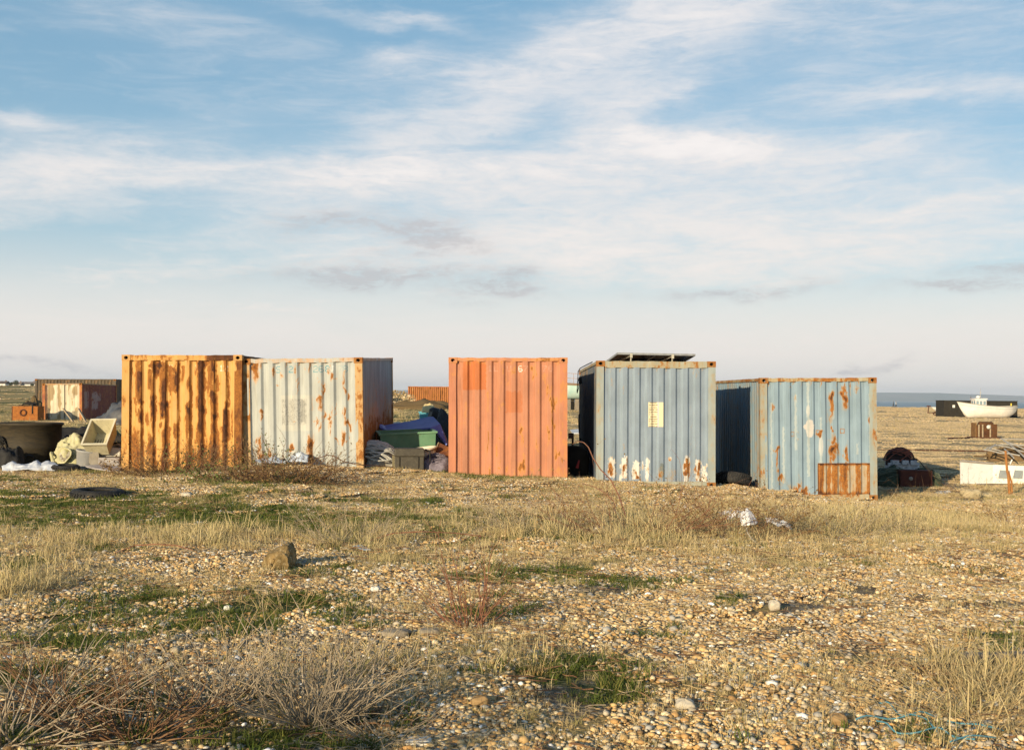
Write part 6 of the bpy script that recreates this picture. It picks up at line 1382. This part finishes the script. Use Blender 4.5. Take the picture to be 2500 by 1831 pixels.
def unseen_shade_bush():  # unseen bush added behind the camera to throw shade on the foreground
    c = Vector((-6.4, -3.1, gz(-6.4, -3.1))); t = thing('unseen_shade_bush', 'wide bush added out of view behind the viewer, put there to shade the lower left foreground', 'bush', c); q = random.Random(5); st = MB(); cr = MB()
    ax, ay = Vector((.857, -.515, 0)), Vector((.515, .857, 0))
    for k in range(26):
        u = q.uniform(-3.0, 3.0); pts = [ax*u*.6+Vector((0, 0, 0))]; p = pts[0]; d = Vector((0, 0, 1))+ax*u*.12
        for i in range(5): d = (d+Vector((q.gauss(0, .2), q.gauss(0, .2), .1))).normalized(); p = p+d*q.uniform(.3, .5); pts.append(p)
        st.tube(pts, [.045, .038, .03, .022, .015, .008], 5, False)
    for k in range(3300):
        u, v = q.uniform(-1, 1), q.uniform(-1, 1); top = 2.35*(1-.30*abs(u)**2.5)+.35*math.sin(u*9)+.2*math.sin(u*23+1); z = q.uniform(.15, 1)*top; p = ax*u*3.3+ay*v*.75*(1-.4*z/2.5)+Vector((0, 0, z))
        a = Vector((q.gauss(0, 1), q.gauss(0, 1), q.gauss(0, 1))).normalized(); b = a.orthogonal().normalized(); s_ = q.uniform(.04, .085); cr.add([p-a*s_, p+b*s_*.6, p+a*s_, p-b*s_*.6], [(0, 1, 2, 3)])
    st.build('stems', brown_twig, t); cr.build('crown', leaf_green, t)
unseen_shade_bush()

# ------------------------------------------------------------------ loose things in the foreground
def foreground():
    moss = weathered('mossy_rock', (.27, .18, .075), (.13, .09, .036), 9, .95, 1.0, (.44, .36, .22), .6)
    g0 = G(679, 1388); Yb = g0.y
    o = [P(x, y, Yb)-g0 for x, y in [(634, 1392), (636, 1362), (652, 1340), (690, 1317), (708, 1314), (720, 1330), (727, 1366), (722, 1392)]]
    mb = MB(); n = len(o); mid = sum(o, Vector())/n
    rings = [[mid+(p-mid)*k+Vector((dx, dy, dz)) for p in o] for k, dx, dy, dz in ((.55, .02, -.13, -.02), (.98, 0, -.03, 0), (.95, .0, .16, .01), (.55, .0, .27, -.02))]
    for r_ in rings: mb.v += [tuple(p) for p in r_]
    mb.f += [(a*n+k, a*n+(k+1) % n, (a+1)*n+(k+1) % n, (a+1)*n+k) for a in range(3) for k in range(n)]+[tuple(range(n-1, -1, -1)), tuple(range(3*n, 4*n))]
    bo = mb.build('boulder', moss, None, True); bo.location = g0-Vector((0, 0, .035)); bo.scale = (.94, .94, .94)
    tx = bpy.data.textures.new('rock_shape', 'CLOUDS'); tx.noise_scale = .22
    u = bo.modifiers.new('sub', 'SUBSURF'); u.subdivision_type = 'SIMPLE'; u.levels = u.render_levels = 4
    tx = bpy.data.textures.new('rock', 'CLOUDS'); tx.noise_scale = .07; tx.noise_depth = 5; d = bo.modifiers.new('rough', 'DISPLACE'); d.texture = tx; d.strength = .045; d.mid_level = .6; d.texture_coords = 'GLOBAL'
    d = bo.modifiers.new('shape', 'DISPLACE'); d.texture = bpy.data.textures['rock_shape']; d.strength = .09; d.texture_coords = 'GLOBAL'
    tag(bo, 'mossy brown boulder standing in the shingle left of centre', 'boulder')
    pale = M_('pale_flint', (.54, .48, .38), (.42, .36, .27), 9, .8, .4); wht = M_('white_flint', (.70, .67, .60), (.60, .56, .48), 9, .7, .3)
    for px, py, s, m, lab in [(1463, 1304, (.15, .12, .11), pale, 'pale stone at the edge of the straw below the slate blue container'), (965, 1552, (.22, .19, .055), M_('grey_concrete', (.33, .28, .21), (.22, .18, .13), 14, .95, 1.0), 'flat grey lump of concrete in the shingle near the red stemmed plant'), (1050, 1548, (.16, .13, .05), M_('grey_concrete', (.33, .28, .21), (.22, .18, .13), 14, .95, 1.0), 'smaller grey concrete lump right of the flat grey one'),
                          (1672, 1732, (.12, .09, .065), pale, 'biggest pale flint in the shingle at the bottom'), (915, 1447, (.10, .08, .06), wht, 'white stone among the pebbles above the red stemmed plant'), (556, 1488, (.06, .055, .04), wht, 'white stone in the dark patch of moss'), (1021, 1818, (.14, .09, .04), wht, 'flat white stone at the bottom edge beside the dead shrubs'),
                          (2048, 1767, (.10, .09, .065), M_('brown_flint', (.34, .22, .10), (.26, .16, .07), 9, .7, .3), 'rounded brown stone beside the blue rope'), (1890, 1488, (.10, .09, .08), pale, 'pale round stone in the middle of the right-hand shingle'), (455, 1215, (.20, .16, .10), pale, 'pale flat stone behind the tyre in the green grass'), (1172, 1725, (.11, .09, .07), M_('brown_flint', (.34, .22, .10), (.26, .16, .07), 9, .7, .3), 'round brown flint right of the biggest dead shrub')]:
        stone(G(px, py), s, lab, m, px*.37)
    # white rags in the brambles
    rag = M_('rag_white', (.82, .80, .77), (.74, .73, .71), 6, .8, .3)
    c = G(1826, 1292); Y = c.y-.45
    pts = [P(1809, 1250, Y+.12), P(1824, 1240, Y+.12), P(1840, 1254, Y+.08), P(1806, 1268, Y), P(1827, 1266, Y-.08), P(1850, 1274, Y), P(1812, 1284, Y-.05), P(1828, 1283, Y-.12), P(1846, 1280, Y-.05)]
    slab_sheet('white_rag', 'crumpled white rag caught in the brambles', 'rag', pts, [(0, 3, 4, 1), (1, 4, 5, 2), (3, 6, 7, 4), (4, 7, 8, 5)], rag, .012, sub=3, wob=.035, group='white rags')
    for k, (px, py, w, lab) in enumerate([(1790, 1268, .16, 'torn white scraps left of the crumpled white rag'), (1768, 1256, .12, 'small grey white scraps farthest left of the crumpled white rag'), (1878, 1280, .14, 'bluish white scrap right of the crumpled white rag'), (1905, 1290, .13, 'bluish white scrap at the right end of the rags')]):
        g0 = G(px, py+12)+Vector((0, -.15, .07)); q = random.Random(k+3); w *= .72; pts = [g0+Vector((w*(a-1)*.9+q.uniform(-.03, .03), (b-1)*w*.5, w*.35*(a == 1)+w*.5*(b > 0)+q.uniform(-.02, .03))) for a in range(3) for b in range(3)]
        slab_sheet('white_rag', lab, 'rag', pts, [(3*a+b, 3*a+3+b, 3*a+4+b, 3*a+1+b) for a in range(2) for b in range(2)], M_('rag_torn', (.76, .77, .79), (.46, .42, .36), 24, .85, .6), .008, sub=3, wob=.11, group='white rags')
    mb = MB(); pts = [G(1848, 1330), P(1836, 1316, Y-1.0), P(1826, 1302, Y-.8), P(1822, 1288, Y-.6)]; mb.tube([pts[0]+Vector((0, 0, .01))]+pts[1:], [.009, .009, .007, .004], 5); mb.tube([pts[2], P(1812, 1304, Y-.8), P(1800, 1298, Y-.8)], [.006, .005, .003], 5); mb.tube([pts[1], P(1815, 1322, Y-1.1), P(1805, 1321, Y-1.1)], [.006, .005, .003], 5)
    tag(mb.build('forked_twig', M_('bone_twig', (.58, .50, .38), (.48, .40, .28), 10, .8, .2)), 'pale forked twig below the crumpled white rag', 'twig')
    q = [G(862, 1340), G(880, 1337), G(905, 1349), G(888, 1351)]; slab_sheet('plastic_scrap', 'flat pale blue plastic scrap on the shingle right of the boulder', 'rubbish', [p+Vector((0, 0, .03)) for p in q], [(0, 1, 2, 3)], M_('pale_blue_plastic', (.45, .52, .58), (.38, .45, .52), 5, .5, .1), .01)
    # blue rope
    bl = M_('blue_rope', (.07, .25, .33), (.13, .32, .39), 30, .9, .4, (.22, .2, .14), .5); mb = MB()
    for L in ([(2090, 1772), (2120, 1768), (2170, 1766), (2215, 1763), (2250, 1758), (2290, 1764), (2340, 1782), (2390, 1790), (2450, 1794)], [(2148, 1732), (2170, 1736), (2195, 1754), (2225, 1760), (2260, 1776), (2290, 1800)], [(2140, 1776), (2165, 1788), (2190, 1800), (2235, 1806), (2290, 1798), (2330, 1810), (2380, 1822)], [(2320, 1828), (2370, 1818), (2430, 1812)]):
        pp = [G(*p)+Vector((0, 0, .034+.012*math.sin(i*2.1))) for i, p in enumerate(L)]
        # smooth the run of the rope
        f = []
        for i in range(len(pp)-1):
            a, b, c_, d = pp[max(i-1, 0)], pp[i], pp[i+1], pp[min(i+2, len(pp)-1)]
            for k in range(5):
                u = k/5; f.append(.5*((2*b)+(c_-a)*u+(2*a-5*b+4*c_-d)*u*u+(3*b-a-3*c_+d)*u**3))
        f.append(pp[-1]); mb.tube(f, .004, 5)
    tag(mb.build('blue_rope', bl), 'frayed blue rope trailing over the shingle in the bottom right', 'rope')
    a, b = G(2355, 1618), G(2540, 1612); d = (b-a).normalized(); M = d.to_track_quat('X', 'Z').to_matrix().to_4x4()
    tag(MB().box((a+b)/2+Vector((0, 0, .03)), ((b-a).length, .07, .055), M).build('driftwood_plank', wood_grey, bevel=.008), 'grey driftwood plank half buried in straw at the right edge', 'plank')
foreground()

scatter_litter()
# ------------------------------------------------------------------ far houses on the left horizon
def houses():
    wm = weathered('white_render', (.68, .66, .62), (.60, .58, .54), .6, .8, .1)
    for k, (px, w, h, lab, roof) in enumerate([(6, 9, 3.2, 'distant white house cut by the left edge, dark roof', (.10, .08, .07)), (42, 8, 2.6, 'distant low white house between two dark trees', (.20, .16, .13)), (70, 13, 3.2, 'distant long white house nearest the brown container, grey roof', (.16, .14, .13)), (55, 6, 2.4, 'small distant white house left of the long one', (.24, .17, .12))]):
        Y = 880+20*k; c = at(px, Y, -.4); t = thing('house', lab, 'house', c, R(8*k-10), 'houses on the left horizon')
        MB().box((0, 0, h/2), (w, 7, h)).build('wall', wm, t)
        m = MB(); m.prism([Vector((-w/2-.3, 0, h-.1)), Vector((w/2+.3, 0, h-.1)), Vector((w/2-1.0, 0, h+1.9)), Vector((-w/2+1.0, 0, h+1.9))], Vector((0, -3.9, 0)), Vector((0, 3.9, 0)))
        # pitched roof: ridge along the length
        m = MB(); y = 3.9; V = [(-w/2-.3, -y, h-.1), (w/2+.3, -y, h-.1), (w/2+.3, y, h-.1), (-w/2-.3, y, h-.1), (-w/2-.3, 0, h+2.0), (w/2+.3, 0, h+2.0)]
        m.add(V, [(0, 1, 5, 4), (2, 3, 4, 5), (0, 4, 3), (1, 2, 5), (3, 2, 1, 0)]); rf = m.build('roof', weathered('slate_roof', roof, tuple(.8*v for v in roof), 1, .8, .1), t)
        MB().box((w*.3, 0, h+2.2), (.7, .7, 1.0)).build('chimney', M_('chimney_brick', (.25, .15, .10), (.2, .12, .08), 2, .9, .2), rf)
        for s in (-.25, .2):
            MB().box((w*s, -3.52, h*.5), (1.2, .06, 1.1)).build('window', M_('dark_glass', (.04, .05, .06), (.06, .07, .08), 1, .3, .02), t)
    lm = M_('dark_foliage', (.045, .055, .022), (.075, .085, .035), 1.5, .9, .3)
    for k, (px, w, h, lab) in enumerate([(26, 3.0, 4.2, 'small dark tree on the left horizon beside the edge house'), (38, 4.2, 5.6, 'tallest dark tree on the left horizon'), (78, 2.6, 3.4, 'low dark tree on the horizon just left of the brown container')]):
        c = at(px, 860, -.3); t = thing('tree', lab, 'tree', c, 0, 'trees on the left horizon'); q = random.Random(k+5)
        MB().tube([Vector((0, 0, 0)), Vector((.1, 0, h*.4)), Vector((.05, .1, h*.7))], [.3, .22, .1], 7).build('trunk', brown_twig, t)
        cr = MB()
        for j in range(420):
            u = Vector((q.gauss(0, 1), q.gauss(0, 1), q.gauss(0, 1))).normalized()*q.random()**.4; p = Vector((u.x*w*.5, u.y*w*.5, h*.62+u.z*h*.38)); s = q.uniform(.18, .4)
            a = Vector((q.gauss(0, 1), q.gauss(0, 1), q.gauss(0, 1))).normalized(); b = a.orthogonal().normalized(); cr.add([p-a*s, p+b*s*.6, p+a*s, p-b*s*.6], [(0, 1, 2, 3)])
        cr.build('crown', lm, t)
houses()

# ------------------------------------------------------------------ air
def haze():
    m = bpy.data.materials.new('sea_air'); m.use_nodes = True; t = NT(m.node_tree); t.n.clear()
    v = t.new('ShaderNodeVolumePrincipled'); o = t.new('ShaderNodeOutputMaterial'); t.l.new(v.outputs[0], o.inputs['Volume'])
    v.inputs['Color'].default_value = (.66, .78, .96, 1); v.inputs['Density'].default_value = 7e-5; v.inputs['Anisotropy'].default_value = 0
    mb = MB().box((0, 8000, 85), (40000, 20000, 200)); ob = mb.build('haze', m); tag(ob, kind='stuff')
haze()
